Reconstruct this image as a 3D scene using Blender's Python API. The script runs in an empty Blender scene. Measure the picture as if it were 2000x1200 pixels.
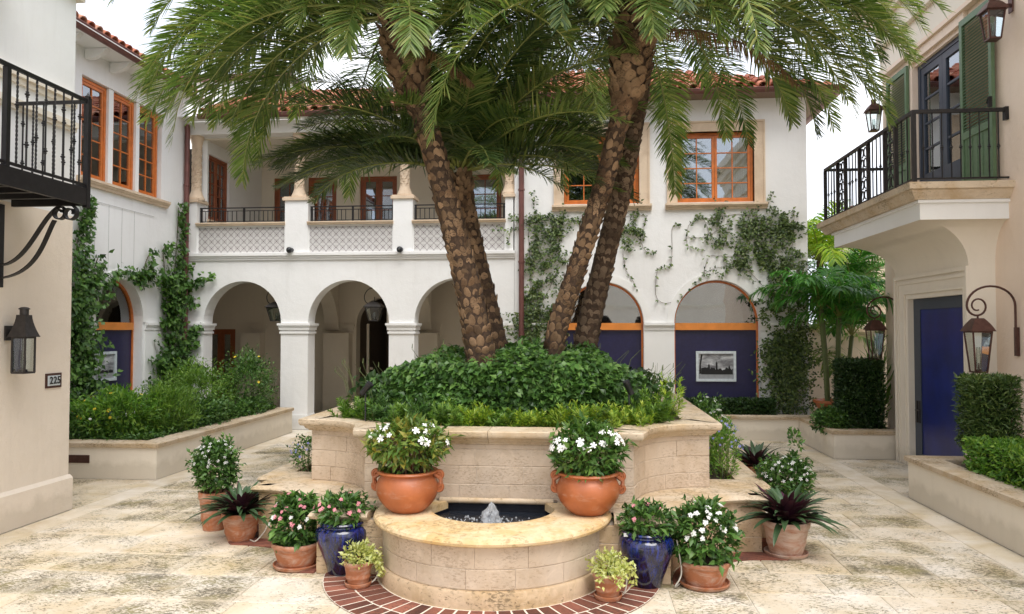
import bpy, math, random
import numpy as np
from math import sin, cos, pi, radians, sqrt, atan2
from mathutils import Vector, Matrix, Quaternion

# ---------------------------------------------------------------- camera, sky, sun
SC = bpy.context.scene
COL = SC.collection
cam_d = bpy.data.cameras.new('camera'); cam = bpy.data.objects.new('camera', cam_d); COL.objects.link(cam)
cam_d.sensor_width = 36.0; cam_d.lens = 26.46; cam_d.clip_start = 0.1; cam_d.clip_end = 2000
cam.location = (0, 0, 1.9)
cam.rotation_euler = (radians(90 + 1.75), 0, math.atan(140 / 1470.0))
SC.camera = cam

SUN_ELEV, SUN_AZ = radians(60), radians(155)       # azimuth measured clockwise from +Y
world = bpy.data.worlds.new('World'); SC.world = world; world.use_nodes = True
wn = world.node_tree; wn.nodes.clear()
w_out = wn.nodes.new('ShaderNodeOutputWorld'); w_mix = wn.nodes.new('ShaderNodeMixShader')
w_b1 = wn.nodes.new('ShaderNodeBackground'); w_b2 = wn.nodes.new('ShaderNodeBackground')
w_sky = wn.nodes.new('ShaderNodeTexSky'); w_sky.sky_type = 'NISHITA'; w_sky.sun_disc = False
w_sky.sun_elevation = SUN_ELEV; w_sky.sun_rotation = SUN_AZ; w_sky.dust_density = 3
w_b1.inputs[1].default_value = 0.10
wn.links.new(w_sky.outputs[0], w_b1.inputs[0])
w_tc = wn.nodes.new('ShaderNodeTexCoord'); w_no = wn.nodes.new('ShaderNodeTexNoise'); w_cr = wn.nodes.new('ShaderNodeValToRGB')
w_no.inputs['Scale'].default_value = 2.4; w_no.inputs['Detail'].default_value = 3
wn.links.new(w_tc.outputs['Generated'], w_no.inputs['Vector']); wn.links.new(w_no.outputs['Fac'], w_cr.inputs[0])
w_cr.color_ramp.elements[0].position = .40; w_cr.color_ramp.elements[0].color = (.60, .64, .75, 1)
w_cr.color_ramp.elements[1].position = .62; w_cr.color_ramp.elements[1].color = (.92, .93, .96, 1)
wn.links.new(w_cr.outputs[0], w_b2.inputs[0]); w_b2.inputs[1].default_value = 1.08
w_mix.inputs[0].default_value = 0.88
wn.links.new(w_b1.outputs[0], w_mix.inputs[1]); wn.links.new(w_b2.outputs[0], w_mix.inputs[2]); wn.links.new(w_mix.outputs[0], w_out.inputs[0])

sun_d = bpy.data.lights.new('sun', 'SUN'); sun = bpy.data.objects.new('sun', sun_d); COL.objects.link(sun)
sun_d.energy = 1.5; sun_d.angle = radians(38); sun_d.color = (1, .97, .92)
sdir = Vector((sin(SUN_AZ) * cos(SUN_ELEV), cos(SUN_AZ) * cos(SUN_ELEV), sin(SUN_ELEV)))
sun.rotation_euler = sdir.to_track_quat('Z', 'Y').to_euler(); sun.location = (0, -5, 20)
SC.view_settings.view_transform = 'Standard'; SC.view_settings.look = 'None'
SC.view_settings.gamma = 1; SC.view_settings.use_curve_mapping = False
SC.view_settings.exposure = 0.93
try:
    SC.cycles.max_bounces = 8; SC.cycles.transparent_max_bounces = 16
except Exception: pass

# ---------------------------------------------------------------- helpers
def tag(o, label=None, cat=None, group=None, kind=None):
    if label: o['label'] = label
    if cat: o['category'] = cat
    if group: o['group'] = group
    if kind: o['kind'] = kind
    return o
def empty(name, loc, label=None, cat=None, group=None, rz=0):
    o = bpy.data.objects.new(name, None); COL.objects.link(o); o.location = loc; o.rotation_euler.z = rz
    o.empty_display_size = .1
    return tag(o, label, cat, group)
def npmesh(name, V, F, smooth=False):
    """V (n,3) array; F list of tuples or an (m,3)/(m,4) int array"""
    me = bpy.data.meshes.new(name)
    if isinstance(F, np.ndarray):
        k = F.shape[1]; V = np.asarray(V, dtype=np.float32)
        me.vertices.add(len(V)); me.vertices.foreach_set('co', V.ravel())
        me.loops.add(F.size); me.loops.foreach_set('vertex_index', F.astype(np.int32).ravel())
        me.polygons.add(len(F)); me.polygons.foreach_set('loop_start', np.arange(0, F.size, k, dtype=np.int32))
        me.polygons.foreach_set('loop_total', np.full(len(F), k, dtype=np.int32))
        me.update(calc_edges=True)
    else:
        me.from_pydata([tuple(v) for v in V], [], F)
    if smooth: me.polygons.foreach_set('use_smooth', np.ones(len(me.polygons), dtype=bool))
    me.update()
    return me
def chain_off(parent):
    off = Vector((0, 0, 0)); p = parent
    while p is not None: off += p.location; p = p.parent
    return off
def link(name, me, mat=None, parent=None, loc=(0, 0, 0), rot=None, scale=None):
    o = bpy.data.objects.new(name, me); COL.objects.link(o)
    if mat is not None and not me.materials: me.materials.append(mat)
    o.location = loc
    if rot is not None: o.rotation_euler = rot
    if scale is not None: o.scale = scale
    if parent is not None: o.parent = parent
    return o
class MB:
    def __init__(s): s.v = []; s.f = []
    def add(s, V, F):
        b = len(s.v); s.v += [tuple(p) for p in V]; s.f += [tuple(i + b for i in f) for f in F]; return s
    def box(s, a, b):
        x0, y0, z0 = a; x1, y1, z1 = b
        if x0 > x1: x0, x1 = x1, x0
        if y0 > y1: y0, y1 = y1, y0
        if z0 > z1: z0, z1 = z1, z0
        return s.add([(x0, y0, z0), (x1, y0, z0), (x1, y1, z0), (x0, y1, z0), (x0, y0, z1), (x1, y0, z1), (x1, y1, z1), (x0, y1, z1)],
                     [(0, 3, 2, 1), (4, 5, 6, 7), (0, 1, 5, 4), (1, 2, 6, 5), (2, 3, 7, 6), (3, 0, 4, 7)])
    def tbox(s, T, a, b): return s.box(T(*a), T(*b))
    def bbox_(s, T, a, b, bev=.01):      # box with bevelled front (w+) edges
        (u0, w0, v0), (u1, w1, v1) = a, b
        P = [(u0, w0, v0), (u1, w0, v0), (u1, w0, v1), (u0, w0, v1), (u0, w1 - bev, v0), (u1, w1 - bev, v0), (u1, w1 - bev, v1), (u0, w1 - bev, v1),
             (u0 + bev, w1, v0 + bev), (u1 - bev, w1, v0 + bev), (u1 - bev, w1, v1 - bev), (u0 + bev, w1, v1 - bev)]
        return s.add([T(*p) for p in P], [(0, 1, 2, 3), (0, 4, 5, 1), (1, 5, 6, 2), (2, 6, 7, 3), (3, 7, 4, 0), (4, 8, 9, 5), (5, 9, 10, 6), (6, 10, 11, 7), (7, 11, 8, 4), (8, 11, 10, 9)])
    def tube(s, pts, r, n=8, cap=True):
        pts = [Vector(p) for p in pts]; rs = r if isinstance(r, (list, tuple)) else [r] * len(pts)
        V = []; F = []; up = None
        for i, p in enumerate(pts):
            t = (pts[min(i + 1, len(pts) - 1)] - pts[max(i - 1, 0)])
            if t.length < 1e-9: t = Vector((0, 0, 1))
            t.normalize()
            if up is None:
                up = Vector((0, 0, 1)) if abs(t.z) < .9 else Vector((1, 0, 0))
            a = t.cross(up)
            if a.length < 1e-6: a = t.cross(Vector((0, 1, .01)))
            a.normalize(); b = a.cross(t).normalized(); up = b
            for k in range(n):
                q = 2 * pi * k / n + pi / n; V.append(p + (a * cos(q) + b * sin(q)) * rs[i])
        for i in range(len(pts) - 1):
            for k in range(n):
                k2 = (k + 1) % n; F.append((i * n + k, i * n + k2, (i + 1) * n + k2, (i + 1) * n + k))
        if cap: F.append(tuple(range(n - 1, -1, -1))); F.append(tuple((len(pts) - 1) * n + k for k in range(n)))
        return s.add(V, F)
    def lathe(s, prof, n=32, c=(0, 0, 0), sq=1.0):
        V = []; F = []
        for (r, z) in prof:
            for k in range(n):
                q = 2 * pi * k / n; V.append((c[0] + r * cos(q), c[1] + r * sin(q) * sq, c[2] + z))
        for i in range(len(prof) - 1):
            for k in range(n):
                k2 = (k + 1) % n; F.append((i * n + k, i * n + k2, (i + 1) * n + k2, (i + 1) * n + k))
        return s.add(V, F)
    def prism(s, poly, y0, y1, T):       # poly in (u,v) extruded in w from y0 to y1
        n = len(poly); V = [T(u, y0, v) for u, v in poly] + [T(u, y1, v) for u, v in poly]
        return s.add(V, [tuple(range(n)), tuple(range(2 * n - 1, n - 1, -1))] + [(i, (i + 1) % n, n + (i + 1) % n, n + i) for i in range(n)])
    def mesh(s, name, smooth=False): return npmesh(name, s.v, s.f, smooth)
    def build(s, name, mat, parent=None, smooth=False, kind=None, world=True, label=None):
        off = chain_off(parent) if (world and parent is not None) else Vector((0, 0, 0))
        V = [(x - off.x, y - off.y, z - off.z) for x, y, z in s.v]
        me = npmesh(name, V, s.f, smooth)
        if smooth:
            try: me.set_sharp_from_angle(angle=radians(40))
            except Exception: pass
        o = link(name, me, mat, parent)
        return tag(o, label, None, None, kind)

def wall_holes(mb, T, u0, u1, v0, v1, holes, wf, wb, nseg=20):
    """wall slab from wf (front) to wb (back) with rectangular or arched holes (a,b,bottom,spring,arch)"""
    cuts = {u0, u1}
    for (a, b, zb, zt, ar) in holes:
        cuts |= {a, b}
        if ar:
            c = (a + b) / 2; r = (b - a) / 2
            for i in range(1, nseg): cuts.add(c - r * cos(pi * i / nseg))
    cuts = sorted(cuts)
    def top(h, u):
        a, b, zb, zt, ar = h
        if not ar: return zt
        c = (a + b) / 2; r = (b - a) / 2; return zt + sqrt(max(0, r * r - (u - c) ** 2)) * ar
    for i in range(len(cuts) - 1):
        a, b = cuts[i], cuts[i + 1]
        if b - a < 1e-6: continue
        m = (a + b) / 2
        hs = sorted([h for h in holes if h[0] < m < h[1]], key=lambda h: h[2])
        la, lb = v0, v0
        for h in hs + [None]:
            ta, tb = (h[2], h[2]) if h else (v1, v1)
            if ta > la + 1e-6 or tb > lb + 1e-6:
                P = [(a, la), (b, lb), (b, tb), (a, ta)]
                mb.add([T(u, wf, v) for u, v in P], [(0, 1, 2, 3)]); mb.add([T(u, wb, v) for u, v in P], [(3, 2, 1, 0)])
            if h:
                la, lb = top(h, a), top(h, b)
                mb.add([T(a, wf, la), T(b, wf, lb), T(b, wb, lb), T(a, wb, la)], [(0, 1, 2, 3)])
                mb.add([T(a, wf, h[2]), T(b, wf, h[2]), T(b, wb, h[2]), T(a, wb, h[2])], [(3, 2, 1, 0)])
    for h in holes:
        for u in (h[0], h[1]):
            mb.add([T(u, wf, h[2]), T(u, wf, h[3]), T(u, wb, h[3]), T(u, wb, h[2])], [(0, 1, 2, 3)])
    for u in (u0, u1): mb.add([T(u, wf, v0), T(u, wf, v1), T(u, wb, v1), T(u, wb, v0)], [(0, 1, 2, 3)])
    for v in (v0, v1): mb.add([T(u0, wf, v), T(u1, wf, v), T(u1, wb, v), T(u0, wb, v)], [(0, 1, 2, 3)])

# path tools (plan polylines) -------------------------------------------------
def arc(cx, cy, r, a0, a1, n=14):
    return [(cx + r * cos(radians(a0 + (a1 - a0) * i / n)), cy + r * sin(radians(a0 + (a1 - a0) * i / n))) for i in range(n + 1)]
def offset_path(P, d, closed=False):
    n = len(P); out = []
    for i in range(n):
        p = Vector(P[i]).to_2d()
        a = P[i - 1] if (i > 0 or closed) else None; b = P[(i + 1) % n] if (i < n - 1 or closed) else None
        d1 = (p - Vector(a)).normalized() if a is not None else None
        d2 = (Vector(b) - p).normalized() if b is not None else None
        if d1 is None: d1 = d2
        if d2 is None: d2 = d1
        n1 = Vector((d1.y, -d1.x)); n2 = Vector((d2.y, -d2.x)); m = n1 + n2
        if m.length < 1e-6: m = n1
        m.normalize(); k = 1 / max(.5, m.dot(n1)); out.append((p.x + m.x * d * k, p.y + m.y * d * k))
    return out
def plen(P):
    s = [0]
    for i in range(1, len(P)): s.append(s[-1] + math.dist(P[i - 1], P[i]))
    return s
def subpath(P, a, b):
    s = plen(P); out = []
    def at(t):
        for i in range(1, len(P)):
            if t <= s[i] + 1e-9:
                k = (t - s[i - 1]) / max(1e-9, s[i] - s[i - 1]); return (P[i - 1][0] + (P[i][0] - P[i - 1][0]) * k, P[i - 1][1] + (P[i][1] - P[i - 1][1]) * k)
        return P[-1]
    out.append(at(a)); out += [P[i] for i in range(len(P)) if a + .012 < s[i] < b - .012]; out.append(at(b)); return out
def sweep(mb, P, prof, ends=True):
    """prof: closed list of (outward offset, z)"""
    rings = [offset_path(P, o) for o, z in prof]; m = len(prof); V = []; F = []
    for i in range(len(P)):
        for j, (o, z) in enumerate(prof): V.append((rings[j][i][0], rings[j][i][1], z))
    for i in range(len(P) - 1):
        for j in range(m):
            j2 = (j + 1) % m; F.append((i * m + j, i * m + j2, (i + 1) * m + j2, (i + 1) * m + j))
    if ends: F.append(tuple(range(m))); F.append(tuple(range(len(P) * m - 1, (len(P) - 1) * m - 1, -1)))
    mb.add(V, F)
def split_lens(total, target, rnd, jit=.15, first=None):
    out = [0.0]
    if first: out.append(first)
    while out[-1] < total - target * 1.4: out.append(out[-1] + target * (1 + rnd.uniform(-jit, jit)))
    if len(out) > 1 and total - out[-1] > target * 1.3: out.append((out[-1] + total) / 2)
    out.append(total); return out
def courses(P, rows, target, name, mat, parent, thick=.022, gap=.004, seed=1, bev=.004):
    """stone blocks laid proud along a plan path; rows = list of (z0,z1)"""
    rnd = random.Random(seed); L = plen(P)[-1]; s_all = plen(P)
    # hard corners
    for ri, (z0, z1) in enumerate(rows):
        cuts = split_lens(L, target, rnd, .12, first=target * (.5 if ri % 2 else 1.0))
        corners = []
        for i in range(1, len(P) - 1):
            d1 = Vector(P[i]) - Vector(P[i - 1]); d2 = Vector(P[i + 1]) - Vector(P[i])
            if d1.angle(d2) > radians(35): corners.append(s_all[i])
        cuts = sorted([c for c in cuts if all(abs(c - k) > .12 for k in corners)] + corners)
        for a, b in zip(cuts[:-1], cuts[1:]):
            if b - a < .02: continue
            Q = subpath(P, a + gap / 2, b - gap / 2); m = MB()
            t = thick + rnd.uniform(-.002, .002)
            sweep(m, Q, [(-.03, z0 + gap / 2), (t - bev, z0 + gap / 2), (t, z0 + gap / 2 + bev), (t, z1 - gap / 2 - bev), (t - bev, z1 - gap / 2), (-.03, z1 - gap / 2)])
            m.build(name, mat, parent)
def copings(P, prof, target, name, mat, parent, gap=.004, seed=1):
    rnd = random.Random(seed); s_all = plen(P); L = s_all[-1]
    cuts = split_lens(L, target, rnd)
    corners = [s_all[i] for i in range(1, len(P) - 1) if (Vector(P[i]) - Vector(P[i - 1])).angle(Vector(P[i + 1]) - Vector(P[i])) > radians(35)]
    cuts = [c for c in cuts if c in (0.0, L) or all(abs(c - k) > .16 for k in corners)]
    for a, b in zip(cuts[:-1], cuts[1:]):
        m = MB(); sweep(m, subpath(P, a + (gap / 2 if a > 0 else 0), b - (gap / 2 if b < L else 0)), prof); m.build(name, mat, parent, smooth=True)

# foliage ---------------------------------------------------------------------
RS = np.random.RandomState(7)
def unit(a): return a / np.maximum(1e-9, np.linalg.norm(a, axis=1, keepdims=True))
def leaf_arrays(P, D, N, L, W, fold=.25, droop=.12, mid=.45):
    """leaves of 4 triangles: base, left, right, spine, tip"""
    P = np.asarray(P, float); D = unit(np.asarray(D, float)); S = np.cross(D, N); S = unit(S); N = unit(np.cross(S, D))
    L = np.asarray(L, float).reshape(-1, 1); W = np.asarray(W, float).reshape(-1, 1)
    b = P; m = P + D * L * mid; l = m + S * W / 2 + N * W * fold; r = m - S * W / 2 + N * W * fold
    t = P + D * L - N * L * droop
    V = np.stack([b, l, r, m, t], 1).reshape(-1, 3); k = np.arange(len(P)) * 5
    F = np.stack([np.stack([k, k + 1, k + 3], 1), np.stack([k, k + 3, k + 2], 1), np.stack([k + 1, k + 4, k + 3], 1), np.stack([k + 3, k + 4, k + 2], 1)], 1).reshape(-1, 3)
    return V, F
def merge(parts):
    V = []; F = []; b = 0
    for v, f in parts: V.append(v); F.append(f + b); b += len(v)
    return np.concatenate(V), np.concatenate(F)
def rand_dirs(n, rs=RS):
    d = rs.normal(size=(n, 3)); return unit(d)
def leaf_obj(name, parts, mat, parent, kind='stuff', world=True):
    V, F = merge(parts) if isinstance(parts, list) else parts
    if world and parent is not None:
        off = chain_off(parent); V = V - np.array([off.x, off.y, off.z])
    o = link(name, npmesh(name, V, F), mat, parent)
    if kind: o['kind'] = kind
    return o
def bush_leaves(c, r, n, L, W, rs=RS, shell=.55, up=.35, lump=.18, zmin=None, fold=.25, box=False, droop=.15):
    """leaves spread through the outer volume of a lumpy ellipsoid or a clipped box"""
    c = np.array(c); r = np.array(r)
    if box:
        q = rs.uniform(-1, 1, (n, 3)); ax = rs.randint(0, 3, n); sg = np.where(rs.rand(n) < .5, -1, 1)
        dep = 1 - .28 * rs.rand(n) ** 1.5 * (np.ones(n)); q[np.arange(n), ax] = sg * dep
        q += rs.normal(scale=.025, size=q.shape)
        d = np.zeros((n, 3)); d[np.arange(n), ax] = sg
        P = c + q * r
    else:
        d = rand_dirs(n, rs); d[:, 2] = np.where(d[:, 2] < -.8, -d[:, 2], d[:, 2])
        ph = rs.rand(6) * 6.28
        lp = 1 + lump * (np.sin(d[:, 0] * 5 + ph[0]) * np.sin(d[:, 1] * 5 + ph[1]) + .6 * np.sin(d[:, 2] * 9 + ph[2]) * np.sin(d[:, 0] * 9 + ph[3]))
        rad = (shell + (1 - shell) * rs.rand(n) ** .6) * lp
        P = c + d * rad[:, None] * r
    if zmin is not None: P[:, 2] = np.maximum(P[:, 2], zmin + rs.rand(n) * .03)
    D = d * .8 + rand_dirs(n, rs) * .75 + np.array([0, 0, up]) ; N = d * .6 + rand_dirs(n, rs) * .55 + np.array([0, 0, .7])
    if not box:      # a few stray shoots break the outline
        k = max(3, n // 110); sd_ = rand_dirs(k, rs); sd_[:, 2] = np.abs(sd_[:, 2]) * .9 + .15; sd_ = unit(sd_); m_ = 9
        t = np.tile(np.linspace(.8, 1.0 + .30, m_), k); B = np.repeat(sd_, m_, 0) * t[:, None] * r + c + rs.normal(scale=.006, size=(k * m_, 3))
        if zmin is not None: B[:, 2] = np.maximum(B[:, 2], zmin)
        P = np.concatenate([P, B]); D = np.concatenate([D, np.repeat(sd_, m_, 0) * .7 + rand_dirs(k * m_, rs) * .8]); N = np.concatenate([N, rand_dirs(k * m_, rs) * .5 + np.array([0, 0, .9])]); n = len(P)
    sz = rs.uniform(.5, 1.3, n)
    return leaf_arrays(P, D, N, L * sz, W * sz * rs.uniform(.8, 1.15, n), fold, droop)
def sprig_arrays(P, D, L, leafL, leafW, per, rs=RS, spread=.9, tipbright=False):
    """narrow leaves radiating along short upright stems"""
    n = len(P); t = np.tile(np.linspace(.05, 1, per), n); Pb = np.repeat(P, per, 0); Db = np.repeat(unit(D), per, 0); Lb = np.repeat(L, per)
    q = rs.rand(n * per) * 6.28; A = unit(np.cross(Db, np.array([.3, .2, 1.]) + rs.normal(scale=.1, size=Db.shape))); B = np.cross(Db, A)
    R = A * np.cos(q)[:, None] + B * np.sin(q)[:, None]
    pos = Pb + Db * (t * Lb)[:, None]
    dd = R * spread + Db * (.35 + .9 * t)[:, None]
    return leaf_arrays(pos, dd, Db, leafL * rs.uniform(.7, 1.1, n * per) * (1 - .35 * t), leafW * np.ones(n * per), .15, .05, .5)
# ---------------------------------------------------------------- materials
def newmat(name):
    m = bpy.data.materials.new(name); m.use_nodes = True; nt = m.node_tree; b = nt.nodes['Principled BSDF']; return m, nt, b
def nd(nt, t, **kw):
    n = nt.nodes.new(t)
    for k, v in kw.items():
        if k in n.inputs.keys(): n.inputs[k].default_value = v
        else: setattr(n, k, v)
    return n
def ramp(nt, src, stops):
    r = nt.nodes.new('ShaderNodeValToRGB'); e = r.color_ramp.elements
    while len(e) < len(stops): e.new(.5)
    for i, (p, c) in enumerate(stops): e[i].position = p; e[i].color = tuple(c) + (1,) if len(c) == 3 else c
    nt.links.new(src, r.inputs[0]); return r
def mixc(nt, fac, a, b, mode='MIX'):
    m = nt.nodes.new('ShaderNodeMix'); m.data_type = 'RGBA'; m.blend_type = mode
    for i, x in ((0, fac), (6, a), (7, b)):
        if hasattr(x, 'links') or hasattr(x, 'is_linked'): nt.links.new(x, m.inputs[i])
        elif i == 0: m.inputs[0].default_value = x
        else: m.inputs[i].default_value = tuple(x) + (1,) if len(x) == 3 else x
    return m.outputs[2]
def objco(nt, scale=(1, 1, 1), obj=True, rot=(0, 0, 0)):
    g = nt.nodes.new('ShaderNodeTexCoord'); mp = nt.nodes.new('ShaderNodeMapping'); mp.inputs['Scale'].default_value = scale; mp.inputs['Rotation'].default_value = rot
    if obj: nt.links.new(g.outputs['Object'], mp.inputs[0])
    else:
        ge = nt.nodes.new('ShaderNodeNewGeometry'); nt.links.new(ge.outputs['Position'], mp.inputs[0])
    return mp.outputs[0]
def noise(nt, co, scale, detail=4, rough=.55, dist=0):
    n = nt.nodes.new('ShaderNodeTexNoise'); n.inputs['Scale'].default_value = scale; n.inputs['Detail'].default_value = detail
    n.inputs['Roughness'].default_value = rough; n.inputs['Distortion'].default_value = dist
    nt.links.new(co, n.inputs['Vector']); return n.outputs['Fac']
def bump(nt, b, h, strength=.3, dist=.01):
    n = nt.nodes.new('ShaderNodeBump'); n.inputs['Strength'].default_value = strength; n.inputs['Distance'].default_value = dist
    nt.links.new(h, n.inputs['Height']); nt.links.new(n.outputs[0], b.inputs['Normal']); return n
def math_(nt, op, a, b=None, clamp=False):
    m = nt.nodes.new('ShaderNodeMath'); m.operation = op; m.use_clamp = clamp
    for i, x in enumerate((a, b)):
        if x is None: continue
        if hasattr(x, 'is_linked'): nt.links.new(x, m.inputs[i])
        else: m.inputs[i].default_value = x
    return m.outputs[0]

def stucco(name, c, c2=None, rough=.85, st=.35, stain=.5):
    m, nt, b = newmat(name); co = objco(nt, obj=False)
    c2 = c2 or tuple(x * .86 for x in c)
    f = noise(nt, co, .8, 6, .6); r = ramp(nt, f, [(.35, c2), (.62, c)])
    # faint rain streaks and grime of the plaster
    co2 = objco(nt, (3, 3, .35), obj=False); s = ramp(nt, noise(nt, co2, 2.2, 5, .65), [(.52, (0, 0, 0)), (.75, (1, 1, 1))])
    k = math_(nt, 'MULTIPLY', s.outputs[0], .16 * stain)
    col = mixc(nt, k, r.outputs[0], (.30, .27, .21)); z = nt.nodes.new('ShaderNodeSeparateXYZ'); nt.links.new(co, z.inputs[0]); zz_ = math_(nt, 'ADD', z.outputs[2], math_(nt, 'MULTIPLY', noise(nt, co, 5, 5), -.30)); zr = ramp(nt, zz_, [(.0, (1, 1, 1)), (.10, (0, 0, 0))]).outputs[0]
    col = mixc(nt, math_(nt, 'MULTIPLY', zr, .30), col, (.34, .29, .21)); nt.links.new(col, b.inputs['Base Color'])
    b.inputs['Roughness'].default_value = rough; b.inputs['Specular IOR Level'].default_value = .25
    h = math_(nt, 'ADD', noise(nt, co, 7, 5, .6), math_(nt, 'MULTIPLY', noise(nt, co, 60, 3), .25)); bump(nt, b, h, st, .02); return m
def plain(name, c, rough=.5, metal=0, var=.12, scale=20, bs=.15, spec=.5):
    m, nt, b = newmat(name); co = objco(nt, obj=False)
    r = ramp(nt, noise(nt, co, scale, 4), [(.3, tuple(x * (1 - var) for x in c)), (.7, tuple(min(1, x * (1 + var)) for x in c))])
    nt.links.new(r.outputs[0], b.inputs['Base Color']); b.inputs['Roughness'].default_value = rough; b.inputs['Metallic'].default_value = metal
    b.inputs['Specular IOR Level'].default_value = spec
    bump(nt, b, noise(nt, co, scale * 3, 3), bs, .003); return m
def stone(name, base, alt, pit, pitamt=.5, stain=None, stainamt=.3, pscale=38, rough=.65, bs=.35, objvar=.25):
    m, nt, b = newmat(name); co = objco(nt, obj=False)
    info = nt.nodes.new('ShaderNodeObjectInfo')
    f = noise(nt, co, 3.2, 7, .6, .6); r = ramp(nt, f, [(.33, alt), (.55, base), (.75, tuple(min(1, x * 1.1) for x in base))])
    col = r.outputs[0]
    ov = ramp(nt, info.outputs['Random'], [(0, (1 - objvar,) * 3), (1, (1, 1, 1))]); col = mixc(nt, 1.0, col, ov.outputs[0], 'MULTIPLY')
    if stain is not None:
        s = ramp(nt, noise(nt, co, 1.3, 6, .65), [(.5, (0, 0, 0)), (.66, (1, 1, 1))]); col = mixc(nt, math_(nt, 'MULTIPLY', s.outputs[0], stainamt), col, stain); s3 = ramp(nt, noise(nt, co, 9, 6, .7, 1.2), [(.50, (0, 0, 0)), (.62, (1, 1, 1))]); col = mixc(nt, math_(nt, 'MULTIPLY', s3.outputs[0], stainamt * .7), col, tuple(min(1, x * 1.35) for x in base))
    cp = objco(nt, (1, 1, 2.2), obj=False); pf = noise(nt, cp, pscale, 4, .7, .4); mask = noise(nt, co, 2.7, 3)
    pv = math_(nt, 'ADD', pf, math_(nt, 'MULTIPLY', mask, .5)); p = ramp(nt, pv, [(.80, (0, 0, 0)), (.90, (1, 1, 1))])
    col = mixc(nt, math_(nt, 'MULTIPLY', p.outputs[0], pitamt), col, pit); nt.links.new(col, b.inputs['Base Color'])
    b.inputs['Roughness'].default_value = rough; b.inputs['Specular IOR Level'].default_value = .3
    h = math_(nt, 'SUBTRACT', math_(nt, 'MULTIPLY', noise(nt, co, 25, 4), .5), p.outputs[0]); bump(nt, b, h, bs, .008); return m
def coral_floor(name, smooth=False):
    m, nt, b = newmat(name); co = objco(nt, obj=False); info = nt.nodes.new('ShaderNodeObjectInfo'); rnd = info.outputs['Random']
    r2 = math_(nt, 'FRACT', math_(nt, 'MULTIPLY', rnd, 7.31)); r3 = math_(nt, 'FRACT', math_(nt, 'MULTIPLY', rnd, 23.7))
    tc = nt.nodes.new('ShaderNodeTexCoord'); sp = nt.nodes.new('ShaderNodeSeparateXYZ'); nt.links.new(tc.outputs['Generated'], sp.inputs[0])
    def edge(x): return math_(nt, 'MINIMUM', x, math_(nt, 'SUBTRACT', 1.0, x))
    wob = math_(nt, 'MULTIPLY', math_(nt, 'SUBTRACT', noise(nt, co, 7, 4), .5), .22)
    ed = math_(nt, 'ADD', math_(nt, 'MINIMUM', edge(sp.outputs[0]), math_(nt, 'MULTIPLY', edge(sp.outputs[1]), .8)), wob)
    em = ramp(nt, ed, [(.0, (0, 0, 0)), (.09, (1, 1, 1))]).outputs[0]           # smoother worn rim of each slab
    base = ramp(nt, noise(nt, co, 2.6, 7, .62, .5), [(.30, (.58, .48, .34)), (.45, (.68, .60, .48)), (.60, (.75, .685, .59)), (.75, (.80, .75, .68))]).outputs[0]
    ov = ramp(nt, r2, [(0, (.88, .85, .79)), (.35, (.97, .93, .86)), (.7, (1, .98, .96)), (1, (1, 1, 1))]); col = mixc(nt, 1.0, base, ov.outputs[0], 'MULTIPLY')
    och = ramp(nt, math_(nt, 'ADD', noise(nt, co, 1.8, 5, .6), math_(nt, 'MULTIPLY', r3, .16)), [(.56, (0, 0, 0)), (.72, (1, 1, 1))]).outputs[0]
    col = mixc(nt, math_(nt, 'MULTIPLY', och, .30), col, (.60, .45, .20))
    cs = objco(nt, (1.0, 2.3, 1), obj=False, rot=(0, 0, .35)); pf = noise(nt, cs, 30, 3.2, .66, .8)
    patch = noise(nt, co, 2.0, 5, .62)
    pv = math_(nt, 'ADD', pf, math_(nt, 'MULTIPLY', patch, .60)); pv = math_(nt, 'ADD', pv, math_(nt, 'MULTIPLY', math_(nt, 'SUBTRACT', rnd, .5), .12 if not smooth else .04))
    th = .845 if not smooth else .98
    p = ramp(nt, pv, [(th, (0, 0, 0)), (th + .03, (1, 1, 1))]).outputs[0]; em2 = math_(nt, 'ADD', .45, math_(nt, 'MULTIPLY', em, .55)); p = math_(nt, 'MULTIPLY', p, em2)
    moss = ramp(nt, noise(nt, co, 5, 4), [(.4, (.07, .06, .035)), (.65, (.22, .19, .06))]).outputs[0]
    gr = ramp(nt, math_(nt, 'ADD', patch, math_(nt, 'MULTIPLY', math_(nt, 'SUBTRACT', rnd, .5), .18)), [(.50, (0, 0, 0)), (.70, (1, 1, 1))]).outputs[0]
    gr = math_(nt, 'MULTIPLY', gr, em2)
    col = mixc(nt, math_(nt, 'MULTIPLY', gr, .24 if not smooth else .06), col, (.36, .31, .20))
    col = mixc(nt, math_(nt, 'MULTIPLY', p, .80), col, moss)
    # grime gathered in the joints
    jr = ramp(nt, math_(nt, 'MINIMUM', edge(sp.outputs[0]), edge(sp.outputs[1])), [(.0, (1, 1, 1)), (.022, (0, 0, 0))]).outputs[0]
    col = mixc(nt, math_(nt, 'MULTIPLY', jr, math_(nt, 'MULTIPLY', noise(nt, co, 3, 4), .22)), col, (.40, .33, .22))
    nt.links.new(col, b.inputs['Base Color']); b.inputs['Roughness'].default_value = .75; b.inputs['Specular IOR Level'].default_value = .25
    h = math_(nt, 'SUBTRACT', math_(nt, 'MULTIPLY', noise(nt, co, 18, 5), .6), p); bump(nt, b, h, .6, .008); return m
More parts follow.
